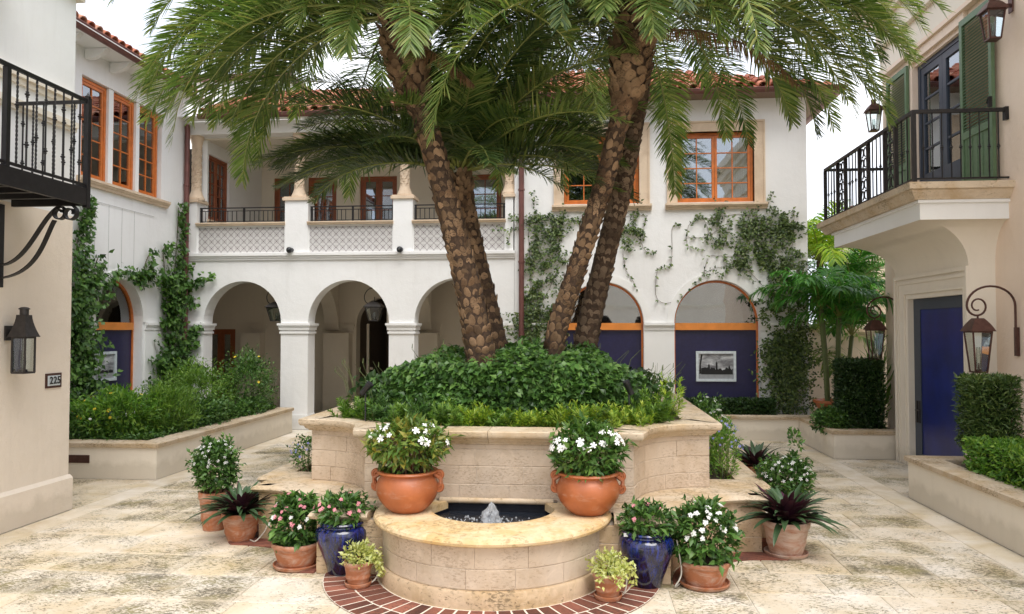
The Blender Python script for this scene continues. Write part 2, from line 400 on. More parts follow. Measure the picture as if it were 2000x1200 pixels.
def leafmat(name, cols, rough=.45, trans=.3, spec=.4, back=None):
    m, nt, b = newmat(name); g = nt.nodes.new('ShaderNodeNewGeometry'); cols = [(min(.7, c[0] * 1.42), min(.75, c[1] * 1.20), c[2] * 1.45) for c in cols] if not name.startswith(('dead', 'purple', 'palm_leaflets')) else (cols if not name.startswith('palm') else [(c[0] * 1.35, c[1] * 1.22, c[2] * 1.45) for c in cols])
    n = len(cols); r = ramp(nt, g.outputs['Random Per Island'], [(i / max(1, n - 1), c) for i, c in enumerate(cols)])
    col = r.outputs[0]
    co = objco(nt, obj=False); v = ramp(nt, noise(nt, co, 2.5, 3), [(.3, (.75, .75, .75)), (.7, (1.1, 1.1, 1.05))]); col = mixc(nt, 1.0, col, v.outputs[0], 'MULTIPLY')
    if back is not None: col = mixc(nt, g.outputs['Backfacing'], col, back)
    nt.links.new(col, b.inputs['Base Color']); b.inputs['Roughness'].default_value = rough; b.inputs['Specular IOR Level'].default_value = spec
    tr = nt.nodes.new('ShaderNodeBsdfTranslucent'); tc = mixc(nt, 1.0, col, (1.3, 1.5, .7), 'MULTIPLY'); nt.links.new(tc, tr.inputs[0])
    mx = nt.nodes.new('ShaderNodeMixShader'); mx.inputs[0].default_value = trans
    out = nt.nodes['Material Output']; nt.links.new(b.outputs[0], mx.inputs[1]); nt.links.new(tr.outputs[0], mx.inputs[2]); nt.links.new(mx.outputs[0], out.inputs[0]); return m
def glassmat(name, tint=(.9, .95, .95), refl=.12):
    m, nt, b = newmat(name); nt.nodes.remove(b); t = nt.nodes.new('ShaderNodeBsdfTransparent'); t.inputs[0].default_value = tuple(tint) + (1,)
    g = nt.nodes.new('ShaderNodeBsdfGlossy'); g.inputs['Roughness'].default_value = .02; g.inputs[0].default_value = (.9, .95, 1, 1)
    lw = nt.nodes.new('ShaderNodeFresnel'); lw.inputs[0].default_value = 1.5
    co = objco(nt, obj=False); bp = nt.nodes.new('ShaderNodeBump'); bp.inputs['Strength'].default_value = .05; bp.inputs['Distance'].default_value = .02
    nt.links.new(noise(nt, co, 3, 2), bp.inputs['Height']); nt.links.new(bp.outputs[0], g.inputs['Normal'])
    f = math_(nt, 'ADD', lw.outputs[0], refl, True); mx = nt.nodes.new('ShaderNodeMixShader'); nt.links.new(f, mx.inputs[0]); nt.links.new(t.outputs[0], mx.inputs[1]); nt.links.new(g.outputs[0], mx.inputs[2])
    nt.links.new(mx.outputs[0], nt.nodes['Material Output'].inputs[0]); return m
def terracotta(name, c=(.46, .155, .06), lime=.12, rough=.7, gloss=0):
    m, nt, b = newmat(name); co = objco(nt); info = nt.nodes.new('ShaderNodeObjectInfo')
    col = ramp(nt, noise(nt, co, 6, 6, .6), [(.3, tuple(x * .72 for x in c)), (.6, c), (.8, (min(1, c[0] * 1.25), c[1] * 1.5, c[2] * 1.7))]).outputs[0]
    l = ramp(nt, noise(nt, objco(nt, (1, 1, 2.5)), 4.5, 6, .7, .8), [(.62 - lime, (0, 0, 0)), (.78 - lime * .6, (1, 1, 1))]).outputs[0]
    col = mixc(nt, math_(nt, 'MULTIPLY', l, min(.8, .2 + lime * 2.5)), col, (.62, .52, .44)); nt.links.new(col, b.inputs['Base Color'])
    b.inputs['Roughness'].default_value = rough; b.inputs['Coat Weight'].default_value = gloss; b.inputs['Coat Roughness'].default_value = .25
    bump(nt, b, noise(nt, co, 50, 3), .2, .004); return m
def rooftile(name):
    m, nt, b = newmat(name); co = objco(nt, obj=False); info = nt.nodes.new('ShaderNodeObjectInfo')
    ov = ramp(nt, info.outputs['Random'], [(0, (.30, .075, .035)), (.35, (.42, .12, .055)), (.7, (.50, .19, .10)), (1, (.55, .30, .20))]).outputs[0]
    d = ramp(nt, noise(nt, co, 5, 6, .65), [(.35, (.55, .5, .45)), (.6, (1, 1, 1))]).outputs[0]
    nt.links.new(mixc(nt, 1.0, ov, d, 'MULTIPLY'), b.inputs['Base Color']); b.inputs['Roughness'].default_value = .75; bump(nt, b, noise(nt, co, 40, 4), .3, .006); return m
def glaze(name):
    m, nt, b = newmat(name); co = objco(nt, (1, 1, .12))
    s = noise(nt, co, 38, 3, .6); c = ramp(nt, s, [(.38, (.004, .005, .018)), (.52, (.007, .011, .075)), (.72, (.012, .03, .24))]).outputs[0]
    z = nt.nodes.new('ShaderNodeSeparateXYZ'); nt.links.new(objco(nt), z.inputs[0])
    zr = ramp(nt, z.outputs[2], [(.02, (.35, .35, .4)), (.30, (1, 1, 1))]).outputs[0]
    nt.links.new(mixc(nt, 1.0, c, zr, 'MULTIPLY'), b.inputs['Base Color']); b.inputs['Roughness'].default_value = .16; b.inputs['Coat Weight'].default_value = .7
    b.inputs['Coat Roughness'].default_value = .08; bump(nt, b, noise(nt, objco(nt, (1, 1, .3)), 30, 2), .25, .006); return m
def tilepattern(name):
    """glazed wall tiles: pale ground, dark diagonal lattice with small medallions"""
    m, nt, b = newmat(name); co = objco(nt, obj=False); sx = nt.nodes.new('ShaderNodeSeparateXYZ'); nt.links.new(co, sx.inputs[0])
    u = math_(nt, 'MULTIPLY', sx.outputs[0], 7.6); v = math_(nt, 'MULTIPLY', sx.outputs[2], 7.6)
    def tri(x): return math_(nt, 'ABSOLUTE', math_(nt, 'SUBTRACT', math_(nt, 'FRACT', x), .5))
    d1 = tri(math_(nt, 'ADD', u, v)); d2 = tri(math_(nt, 'SUBTRACT', u, v)); dm = math_(nt, 'MINIMUM', d1, d2)
    ln = ramp(nt, dm, [(.035, (1, 1, 1)), (.075, (0, 0, 0))]).outputs[0]
    fu = math_(nt, 'SUBTRACT', math_(nt, 'FRACT', math_(nt, 'ADD', u, .5)), .5); fv = math_(nt, 'SUBTRACT', math_(nt, 'FRACT', v), .5)
    rr = math_(nt, 'SQRT', math_(nt, 'ADD', math_(nt, 'MULTIPLY', fu, fu), math_(nt, 'MULTIPLY', fv, fv)))
    ring = ramp(nt, rr, [(.10, (1, 1, 1)), (.14, (0, 0, 0)), (.24, (0, 0, 0)), (.29, (.8, .8, .8)), (.34, (0, 0, 0))]).outputs[0]
    col = mixc(nt, math_(nt, 'MULTIPLY', ring, .75), (.60, .585, .57), (.22, .18, .18)); col = mixc(nt, math_(nt, 'MULTIPLY', ln, .72), col, (.14, .11, .115))
    nt.links.new(col, b.inputs['Base Color']); b.inputs['Roughness'].default_value = .3; return m

M = {}
M['white'] = stucco('white_stucco', (.86, .86, .85), (.82, .815, .80))
M['offwhite'] = stucco('smooth_white_plaster', (.86, .86, .84), (.82, .815, .79), st=.12, stain=.3)
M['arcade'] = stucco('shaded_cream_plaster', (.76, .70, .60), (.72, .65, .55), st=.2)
M['tan'] = stucco('tan_stucco', (.80, .71, .60), (.75, .66, .555), st=.55)
M['cream'] = stucco('cream_stucco', (.82, .75, .635), (.78, .71, .60), st=.2)
M['pink'] = stucco('pink_stucco', (.86, .71, .58), (.81, .65, .52), st=.45)
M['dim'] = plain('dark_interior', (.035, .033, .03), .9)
M['stonetrim'] = stone('limestone_trim', (.72, .57, .42), (.63, .48, .34), (.35, .25, .16), .25, objvar=.06, bs=.15, rough=.8)
M['trav'] = stone('travertine_blocks', (.61, .50, .39), (.52, .41, .30), (.26, .17, .10), .40, (.56, .40, .25), .25, objvar=.07)
M['trav_lo'] = stone('travertine_weathered_blocks', (.57, .43, .29), (.46, .33, .19), (.15, .11, .06), .75, (.47, .30, .13), .45, pscale=30, objvar=.09)
M['coping'] = stone('coping_stone', (.61, .50, .37), (.51, .37, .22), (.20, .14, .07), .6, (.55, .38, .17), .30, pscale=30, objvar=.10)
M['coping_y'] = stone('basin_coping_stone', (.70, .55, .35), (.60, .38, .15), (.24, .15, .06), .5, (.62, .38, .10), .50, pscale=26, objvar=.08)
M['mortar'] = plain('mortar', (.74, .66, .55), .9, var=.06)
M['paver'] = coral_floor('coral_stone'); M['paver_s'] = coral_floor('coral_stone_smooth', True)
M['joint'] = plain('sandy_joint', (.70, .64, .53), .9, var=.15, scale=12)
M['brick'] = stone('red_brick', (.34, .13, .085), (.20, .075, .055), (.07, .045, .035), .6, objvar=.6, rough=.85)
M['wood'] = plain('orange_wood', (.60, .17, .035), .4, var=.18, scale=9)
M['wood_d'] = plain('red_brown_wood', (.30, .085, .03), .4, var=.2, scale=9)
M['transom'] = plain('orange_transom_wood', (.72, .25, .045), .45, var=.12, scale=6)
M['navy'] = plain('navy_panel', (.014, .013, .058), .42, var=.15)
M['doorblue'] = plain('blue_door_panel', (.006, .016, .14), .32, var=.25, scale=3)
M['doorgrey'] = plain('slate_blue_paint', (.04, .052, .075), .45, var=.1)
M['shutter'] = plain('green_shutter_paint', (.105, .175, .09), .5, var=.12)
M['iron'] = plain('black_iron', (.012, .011, .012), .42, var=.3, spec=.4)
M['bronze'] = plain('bronze_metal', (.10, .048, .038), .45, .55, var=.25)
M['copper'] = plain('brown_copper', (.17, .072, .062), .45, .35, var=.2, scale=4)
M['zinc'] = plain('dark_zinc', (.045, .04, .038), .5, .4, var=.25)
M['glass'] = glassmat('window_glass', (.55, .60, .60), .22)
M['glass_l'] = glassmat('lantern_glass', (.86, .9, .88), .06)
M['curtain'] = plain('teal_curtain', (.09, .21, .20), .8, var=.15, scale=3)
M['curtain_g'] = plain('green_curtain', (.20, .34, .24), .8, var=.15, scale=3)
M['pot'] = terracotta('terracotta', (.44, .165, .075), .17); M['pot_lime'] = terracotta('limewashed_terracotta', (.42, .17, .09), .30)
M['bowl'] = terracotta('orange_terracotta', (.43, .125, .04), .06, .48, .25)
M['glaze'] = glaze('cobalt_glaze'); M['tilepat'] = tilepattern('lattice_tiles'); M['wire'] = plain('pale_wire', (.45, .45, .43), .6); M['roof'] = rooftile('clay_roof_tile')
M['soil'] = plain('dark_soil', (.035, .022, .014), .95, var=.4, scale=40, bs=.8)
M['pool'] = plain('dark_pool_tiles', (.008, .009, .014), .25)
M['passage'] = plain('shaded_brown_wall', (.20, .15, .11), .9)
M['whitepaint'] = plain('white_paint', (.75, .76, .76), .5); M['plastic'] = plain('black_plastic', (.015, .016, .02), .35)
M['grey'] = plain('grey_paint', (.30, .31, .32), .5); M['frame'] = plain('white_picture_frame', (.62, .68, .70), .5)
M['black'] = plain('black_print', (.01, .01, .01), .6); M['hose'] = plain('pale_hose', (.55, .52, .45), .4)
M['frond'] = leafmat('palm_leaflets', [(.05, .10, .02), (.09, .165, .035), (.15, .23, .055), (.20, .29, .08), (.32, .34, .09)], .40, .30)
M['frond_dk'] = leafmat('shade_tinted_palm_leaflets', [(.022, .055, .014), (.04, .085, .02), (.07, .13, .03), (.13, .17, .035)], .45, .25)  # darker greens: shade under the neighbouring crowns is put into the leaf colour
M['frond_dead'] = leafmat('dead_palm_leaflets', [(.17, .085, .04), (.24, .13, .06), (.12, .06, .03)], .8, .15)
M['rachis'] = plain('palm_stalk', (.22, .24, .06), .5)
M['trunk'] = plain('palm_trunk_fibre', (.055, .032, .018), .95, var=.5, scale=30, bs=.8)
M['boot'] = stone('palm_leaf_base', (.33, .21, .12), (.14, .075, .038), (.03, .02, .012), .85, objvar=.65, rough=.9, pscale=50)
M['boot_f'] = stone('palm_leaf_scar', (.25, .175, .115), (.12, .08, .05), (.03, .02, .014), .85, objvar=.6, rough=.95, pscale=50)
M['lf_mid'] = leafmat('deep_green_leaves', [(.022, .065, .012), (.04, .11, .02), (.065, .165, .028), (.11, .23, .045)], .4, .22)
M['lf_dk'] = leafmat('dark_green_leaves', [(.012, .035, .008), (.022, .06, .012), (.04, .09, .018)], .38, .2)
M['lf_ivy'] = leafmat('ivy_leaves', [(.02, .045, .012), (.045, .09, .02), (.09, .16, .035), (.14, .21, .06)], .4, .2)
M['lf_lt'] = leafmat('fresh_green_leaves', [(.06, .15, .02), (.10, .22, .03), (.16, .30, .04)], .42, .3)
M['lf_yel'] = leafmat('yellow_green_leaves', [(.055, .16, .02), (.10, .25, .03), (.20, .36, .045)], .42, .32)
M['lf_sprig'] = leafmat('bright_sprig_leaves', [(.08, .19, .02), (.17, .30, .03), (.32, .44, .05)], .42, .32)
M['lf_char'] = leafmat('variegated_chartreuse_leaves', [(.28, .38, .07), (.45, .52, .15), (.58, .62, .28)], .5, .3)
M['lf_box'] = leafmat('clipped_hedge_leaves', [(.03, .075, .015), (.06, .12, .025), (.11, .18, .04)], .4, .22)
M['lf_areca'] = leafmat('bright_palm_leaflets', [(.03, .14, .02), (.06, .22, .03), (.11, .30, .04)], .4, .3)
M['lf_arecay'] = leafmat('yellow_palm_leaflets', [(.10, .25, .02), (.22, .38, .03), (.40, .50, .05)], .45, .35)
M['rhoeo'] = leafmat('purple_backed_leaves', [(.035, .075, .035), (.06, .12, .05), (.045, .06, .035)], .35, .12, back=(.055, .016, .032))
M['rhoeo_p'] = leafmat('purple_leaves', [(.05, .012, .035), (.10, .02, .06)], .4, .2)
M['stem'] = plain('green_stem', (.10, .13, .04), .6); M['stem_b'] = plain('brown_stem', (.12, .075, .045), .8)
M['petal_w'] = plain('white_petals', (.85, .85, .82), .6, var=.04); M['petal_p'] = plain('pink_petals', (.76, .33, .38), .6, var=.25)
M['petal_y'] = plain('yellow_petals', (.80, .60, .04), .6, var=.2); M['petal_v'] = plain('violet_petals', (.20, .20, .50), .6, var=.2)
def watermat():
    m, nt, b = newmat('pool_water'); b.inputs['Base Color'].default_value = (.012, .016, .024, 1); b.inputs['Roughness'].default_value = .06
    bump(nt, b, noise(nt, objco(nt, obj=False), 28, 3, .6, .5), .9, .02); return m
def foammat():
    m, nt, b = newmat('bubbling_water'); b.inputs['Base Color'].default_value = (.9, .93, .96, 1); b.inputs['Roughness'].default_value = .08
    b.inputs['Transmission Weight'].default_value = .6; b.inputs['IOR'].default_value = 1.33
    bump(nt, b, noise(nt, objco(nt, obj=False), 60, 4, .6, 1), 1, .02); return m
M['water'] = watermat(); M['foam'] = foammat()
# ---------------------------------------------------------------- maps along the walls: (u along, w outwards, v up)
TF = lambda u, w, v: (u, 14.0 - w, v)
TW = lambda u, w, v: (-7.75 + w, u, v)
TL = lambda u, w, v: (-5.45 + w, u, v)
TR = lambda u, w, v: (4.83 - w, u, v)
def TY(y): return lambda u, w, v: (u, y - w, v)
def TXp(x): return lambda u, w, v: (x + w, u, v)

# ---------------------------------------------------------------- ground, pavers
g = MB(); g.add([(-150, -150, -.03), (150, -150, -.03), (150, 150, -.03), (-150, 150, -.03)], [(0, 1, 2, 3)])
tag(g.build('ground', M['joint']), kind='structure')
fl = empty('floor', (0, 0, 0)); fl['kind'] = 'structure'
m = MB(); m.box((-9.6, 3.2, -.028), (5.2, 18.5, -.008)); m.build('bedding', M['joint'], fl)
rnd = random.Random(11)
def paver(x0, x1, y0, y1, mat='paver', g=.0035):
    h = rnd.uniform(-.0012, .0018); b = .005; x0 += g; x1 -= g; y0 += g; y1 -= g
    if x1 - x0 < .05 or y1 - y0 < .05: return
    mm = MB(); mm.bbox_(lambda u, w, v: (u, v, w), (x0, -.02, y0), (x1, h, y1), b)
    mm.build('paver', M[mat], fl)
y = 4.15; row = 0
while y < 14.0:
    y1 = y + .5 * rnd.uniform(.92, 1.08)
    if y1 > 13.7: y1 = 14.2
    X0 = -5.12 if y > 3 else -5.12; X1 = 3.37
    x = X0 - rnd.uniform(0, .5)
    while x < X1:
        x1 = x + rnd.uniform(.5, 1.05)
        if X1 - x1 < .3: x1 = X1
        a, b = max(x, X0), min(x1, X1)
        if not (a > -2.7 and b < 1.25 and y > 6.9 and y1 < 9.9): paver(a, b, y, y1)
        x = x1
    y = y1
for sx0, sx1 in ((-5.40, -5.12), (3.37, 3.66)):
    y = 4.15
    while y < 13.9:
        y1 = min(y + rnd.uniform(.8, 1.1), 14.2 if sx0 < 0 else 13.35); 
        if y1 - y > .1: paver(sx0, sx1, y, y1, 'paver_s')
        y = y1
        if y >= 13.3: break
for x, y, x1, y1 in ((-6.0, 7.6, -5.4, 8.3), (-6.6, 7.6, -6.0, 8.3), (-6.1, 8.3, -5.4, 9.12), (-6.9, 8.3, -6.1, 9.12), (3.66, 9.0, 4.5, 9.6), (3.66, 9.6, 4.5, 10.2), (3.66, 10.2, 4.5, 10.8), (3.66, 10.8, 4.5, 11.55)): paver(x, x1, y, y1)

# ---------------------------------------------------------------- window builder
def window(T, parent, u0, u1, z0, z1, leaves=2, cols=2, rows=4, mat='wood', fr=.045, sash=.045, mun=.018, w=-.10, curtain=None, room=True, panel=0.0, name='window', depth=1.6, muntins=True, glass='glass'):
    f = MB(); t = .05
    f.tbox(T, (u0, w - t, z0), (u0 + fr, w + .012, z1)); f.tbox(T, (u1 - fr, w - t, z0), (u1, w + .012, z1))
    f.tbox(T, (u0 + fr, w - t, z1 - fr), (u1 - fr, w + .012, z1)); f.tbox(T, (u0 + fr, w - t, z0), (u1 - fr, w + .012, z0 + fr))
    panes = []; W = (u1 - u0 - 2 * fr) / leaves
    for k in range(leaves):
        a, b = u0 + fr + k * W + .003, u0 + fr + (k + 1) * W - .003; c, d = z0 + fr + .003, z1 - fr - .003
        f.tbox(T, (a, w - t + .01, c), (a + sash, w, d)); f.tbox(T, (b - sash, w - t + .01, c), (b, w, d))
        f.tbox(T, (a + sash, w - t + .01, d - sash), (b - sash, w, d)); f.tbox(T, (a + sash, w - t + .01, c), (b - sash, w, c + sash + panel))
        gx = [a + sash + (b - a - 2 * sash) * i / cols for i in range(cols + 1)]; gz = [c + sash + panel + (d - c - 2 * sash - panel) * i / rows for i in range(rows + 1)]
        for x in gx[1:-1]: f.tbox(T, (x - mun / 2, w - t + .015, gz[0]), (x + mun / 2, w - .006, gz[-1]))
        for i, z in enumerate(gz[1:-1]):
            for q in range(cols):
                f.tbox(T, (gx[q] + (mun / 2 if q else 0), w - t + .016, z - mun / 2), (gx[q + 1] - (mun / 2 if q < cols - 1 else 0), w - .008, z + mun / 2))
        for i in range(cols):
            for j in range(rows): panes.append((gx[i], gx[i + 1], gz[j], gz[j + 1]))
    o = f.build(name, M[mat], parent)
    for (a, b, c, d) in panes:
        pm = MB(); pm.tbox(T, (a, w - .030, c), (b, w - .024, d)); pm.build('pane', M[glass], o)
    if curtain:
        for (ca, cb) in curtain[1]:
            cm = MB(); n = 24; V = []
            for i in range(n + 1):
                u = ca + (cb - ca) * i / n; ww = w - .16 + .022 * sin(i * 2.1) ; V += [T(u, ww, z0 + .01), T(u, ww, z1 - .02)]
            cm.add(V, [(2 * i, 2 * i + 2, 2 * i + 3, 2 * i + 1) for i in range(n)]); cm.build('curtain', M[curtain[0]], o, smooth=True)
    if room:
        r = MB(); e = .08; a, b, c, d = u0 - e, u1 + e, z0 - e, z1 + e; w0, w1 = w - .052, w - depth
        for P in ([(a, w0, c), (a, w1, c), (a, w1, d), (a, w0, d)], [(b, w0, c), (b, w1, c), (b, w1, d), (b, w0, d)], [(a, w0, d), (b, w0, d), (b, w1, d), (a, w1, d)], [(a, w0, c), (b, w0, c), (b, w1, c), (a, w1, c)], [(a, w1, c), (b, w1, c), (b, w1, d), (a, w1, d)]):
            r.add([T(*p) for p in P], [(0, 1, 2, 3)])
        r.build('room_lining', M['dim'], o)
    return o
def trim_frame(T, parent, u0, u1, z0, z1, wd, mat='stonetrim', w=.035):
    m = MB(); a, b, d = u0 - wd, u1 + wd, z1 + wd
    for P in ([(a, z0), (u0, z0), (u0, z1), (a, d)], [(u1, z0), (b, z0), (b, d), (u1, z1)], [(a + .0, d), (u0, z1), (u1, z1), (b, d)]): m.prism(P, -.10, w, T)
    m2 = .03
    for A, B in (((a - m2, .0, z0), (a, w + .02, d)), ((b, .0, z0), (b + m2, w + .02, d)), ((a - m2, .0, d), (b + m2, w + .02, d + m2))): m.tbox(T, A, B)
    m.build('window_surround', M[mat], parent)
def sill(T, parent, u0, u1, z1, h=.12, out=.10, mat='stonetrim', name='window_sill'):
    m = MB(); pr = [(.0, z1 - h), (out * .45, z1 - h), (out * .55, z1 - h * .72), (out * .8, z1 - h * .55), (out * .85, z1 - h * .4), (out, z1 - h * .34), (out, z1), (-.1, z1), (-.1, z1 - .02), (0, z1 - .02)]
    n = len(pr); V = [T(u0, w, v) for w, v in pr] + [T(u1, w, v) for w, v in pr]
    m.add(V, [tuple(range(n)), tuple(range(2 * n - 1, n - 1, -1))] + [(i, (i + 1) % n, n + (i + 1) % n, n + i) for i in range(n)]); return m.build(name, M[mat], parent)
def cap(T, parent, u0, u1, z0=1.83, z1=2.03, back=-.3, out=.05, mat='white', name='capital', ends=(1, 1)):
    """stepped impost capital"""
    m = MB(); h = z1 - z0
    for k, (a, b, o) in enumerate(((0, .20, .022), (.20, .36, .006), (.36, .62, .030), (.62, .78, .040), (.78, 1.0, out + .008))):
        m.tbox(T, (u0 - o * ends[0], back - (o if back < -.2 else 0), z0 + h * a), (u1 + o * ends[1], o, z0 + h * b))
    return m.build(name, M[mat], parent)
def arch_frame(T, parent, a, b, zs, rise, z0, w, mat='wood', th=.035, name='arch_frame'):
    c = (a + b) / 2; r = (b - a) / 2; m = MB(); n = 24; V = []
    for i in range(n + 1):
        q = pi * i / n
        for rr in (r, r - th):
            for ww in (w - .05, w + .01): V.append(T(c - rr * cos(q), ww, zs + rr * sin(q) * rise))
    F = []
    for i in range(n):
        k = i * 4; F += [(k + 1, k + 5, k + 7, k + 3), (k + 2, k + 3, k + 7, k + 6), (k, k + 2, k + 6, k + 4), (k, k + 4, k + 5, k + 1)]
    m.add(V, F)
    m.tbox(T, (a, w - .05, z0), (a + th, w + .01, zs)); m.tbox(T, (b - th, w - .05, z0), (b, w + .01, zs))
    return m.build(name, M[mat], parent)
def half_disc(T, a, b, zs, rise, w, th=.006):
    c = (a + b) / 2; r = (b - a) / 2; n = 24; m = MB()
    poly = [(c - r * cos(pi * i / n), zs + r * sin(pi * i / n) * rise) for i in range(n + 1)]; m.prism(poly, w - th, w, T); return m
def shopfront(T, parent, a, b, z0, ztr, zs, rise, w=-.17, depth=1.8):
    o = arch_frame(T, parent, a, b, zs, rise, z0, w, name='shop_window')
    t = .035
    m = MB(); m.tbox(T, (a + t, w - .05, ztr), (b - t, w + .035, ztr + .13)); m.build('transom_bar', M['transom'], o)
    m = MB(); m.tbox(T, (a + t, w - .03, z0), (b - t, w - .012, ztr)); m.build('display_board', M['navy'], o)
    half_disc(T, a + t, b - t, zs + .0, rise, w - .02).build('pane', M['glass'], o)
    m = MB(); m.tbox(T, (a + t, w - .026, ztr + .13), (b - t, w - .02, zs)); m.build('pane', M['glass'], o)
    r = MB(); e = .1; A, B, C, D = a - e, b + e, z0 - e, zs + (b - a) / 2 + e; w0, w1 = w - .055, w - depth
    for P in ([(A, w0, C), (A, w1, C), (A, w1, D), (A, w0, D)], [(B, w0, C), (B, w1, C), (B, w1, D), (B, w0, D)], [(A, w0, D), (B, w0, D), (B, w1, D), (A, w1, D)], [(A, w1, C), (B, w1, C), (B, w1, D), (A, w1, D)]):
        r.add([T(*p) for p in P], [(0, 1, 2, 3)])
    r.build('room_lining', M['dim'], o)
    return o

# ---------------------------------------------------------------- main building: arcade, loggia and shop block
mainb = empty('courtyard_building', (-1.8, 14, 0), 'white building across the courtyard with open arcade, loggia and two arched blue shop windows', 'building')
AR = [(-7.36, -5.80), (-5.26, -3.68), (-3.19, -1.56)]; ZS = 2.05
w_ = MB(); wall_holes(w_, TF, -7.75, -1.29, 0, 3.30, [(a, b, -.01, ZS, 1.02) for a, b in AR], 0, -.36)
w_.build('arcade_wall', M['white'], mainb)
for a, b, e in ((-7.75, -7.36, (0, 1)), (-5.80, -5.26, (1, 1)), (-3.68, -3.19, (1, 1)), (-1.56, -1.29, (1, 0))):
    cap(TF, mainb, a, b, back=-.36, ends=e)
    m = MB(); m.tbox(TF, (a - .012 * e[0], -.372, 0), (b + .012 * e[1], .014, .28)); m.build('pier_plinth', M['white'], mainb)
m = MB()   # string course
for z0, z1, o in ((3.25, 3.29, .03), (3.29, 3.33, .05), (3.33, 3.385, .075)): m.tbox(TF, (-7.75, -.05, z0), (-1.27, o, z1))
m.build('string_course', M['white'], mainb)
# arcade interior
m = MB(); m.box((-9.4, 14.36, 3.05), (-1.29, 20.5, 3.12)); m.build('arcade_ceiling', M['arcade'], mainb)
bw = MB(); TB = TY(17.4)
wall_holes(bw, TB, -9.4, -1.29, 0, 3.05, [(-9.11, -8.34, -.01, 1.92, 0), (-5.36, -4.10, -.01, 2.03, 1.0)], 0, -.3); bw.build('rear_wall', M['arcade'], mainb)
for a, b in ((-8.08, -7.60), (-6.06, -5.45), (-3.87, -3.36)):
    m = MB(); m.tbox(TB, (a, .004, 0), (b, .30, 1.83)); m.build('rear_pier', M['arcade'], mainb)
    cap(TB, mainb, a, b, back=.004, mat='arcade', out=.05)
    if a > -7:                      # cross arch springing towards the front pier
        TC = lambda u, w, v, a=a: (a + .05 + w, u, v)
        x = MB(); wall_holes(x, TC, 14.37, 17.10, 1.9, 3.04, [(14.40, 17.06, 1.89, 1.90, .8)], .32, .0); x.build('cross_arch', M['arcade'], mainb)
m = MB(); m.box((-9.4, 14.36, 0), (-9.3, 17.4, 3.05)); m.box((-1.45, 14.36, 0), (-1.29, 17.1, 3.05)); m.box((-9.4, 14.0, 0), (-7.75, 14.36, 3.3)); m.build('side_wall', M['arcade'], mainb)
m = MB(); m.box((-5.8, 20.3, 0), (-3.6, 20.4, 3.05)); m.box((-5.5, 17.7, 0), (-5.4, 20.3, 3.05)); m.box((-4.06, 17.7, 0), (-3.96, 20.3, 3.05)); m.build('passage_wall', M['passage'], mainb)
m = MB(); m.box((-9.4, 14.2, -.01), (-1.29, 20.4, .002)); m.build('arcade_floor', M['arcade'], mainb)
window(TB, mainb, -9.09, -8.36, .02, 1.92, 2, 1, 1, 'wood_d', w=-.05, name='door', sash=.08, glass='glass')
m = MB(); m.tbox(TB, (-5.20, -.35, .0), (-5.14, -.31, 2.05)); m.tbox(TB, (-5.12, -.40, .95), (-5.06, -.33, 1.0)); m.build('passage_door_frame', M['arcade'], mainb)
# loggia ------------------------------------------------
m = MB(); m.box((-7.75, 14.05, 3.18), (-1.29, 17.0, 3.30)); m.build('loggia_floor', M['arcade'], mainb)
for a, b in ((-7.53, -5.73), (-5.29, -3.60), (-3.24, -1.45)):
    m = MB(); wall_holes(m, TF, a, b, 3.385, 3.93, [(a + .03, b - .03, 3.405, 3.895, 0)], -.03, -.20); m.build('parapet', M['white'], mainb)
    m = MB(); m.tbox(TF, (a + .03, -.10, 3.405), (b - .03, -.042, 3.895)); m.build('tile_panel', M['tilepat'], mainb)
    sill(TF, mainb, a - .0, b + .0, 3.985, .06, .05, name='parapet_coping')
    # railing
    r = MB(); z0, z1 = 4.02, 4.30
    r.tbox(TF, (a + .02, -.13, z1 - .018), (b - .02, -.10, z1)); r.tbox(TF, (a + .02, -.125, z1 - .075), (b - .02, -.105, z1 - .063)); r.tbox(TF, (a + .02, -.125, z0), (b - .02, -.105, z0 + .012))
    for u in (a + .03, (a + b) / 2, b - .06): r.tbox(TF, (u, -.135, 3.985), (u + .03, -.095, z1))
    ro = r.build('railing', M['iron'], mainb)
    n = 19
    for i in range(1, n):
        u = a + .04 + (b - a - .08) * i / n
        if abs(u - (a + b) / 2) < .05: continue
        q = MB(); q.tbox(TF, (u - .006, -.121, z0 + .012), (u + .006, -.109, z1 - .063)); q.build('baluster', M['iron'], ro)
def twist_column(x, parent, half=None):
    m = MB(); y = 14.16
    m.lathe([(.155, 4.455), (.155, 4.50), (.13, 4.55), (.105, 4.62), (.095, 4.66)], 4 * 6, (x, y, 0)); 
    V = []; F = []; n = 16; K = 56
    for i in range(K + 1):
        z = 4.66 + (5.48 - 4.66) * i / K
        for k in range(n):
            q = 2 * pi * k / n; zz = abs(((k / n * 4) % 1) - .5) * 2
            r = .088 + .010 * (1 if ((z * 7 + zz * .8) % 1) < .5 else -.4); V.append((x + r * cos(q), y + r * sin(q), z))
    for i in range(K):
        for k in range(n): F.append((i * n + k, i * n + (k + 1) % n, (i + 1) * n + (k + 1) % n, (i + 1) * n + k))
    m.add(V, F)
    m.lathe([(.09, 5.48), (.10, 5.52), (.095, 5.55), (.12, 5.66), (.13, 5.68), (.13, 5.73)], 24, (x, y, 0))
    m.build('loggia_column', M['stonetrim'], parent)
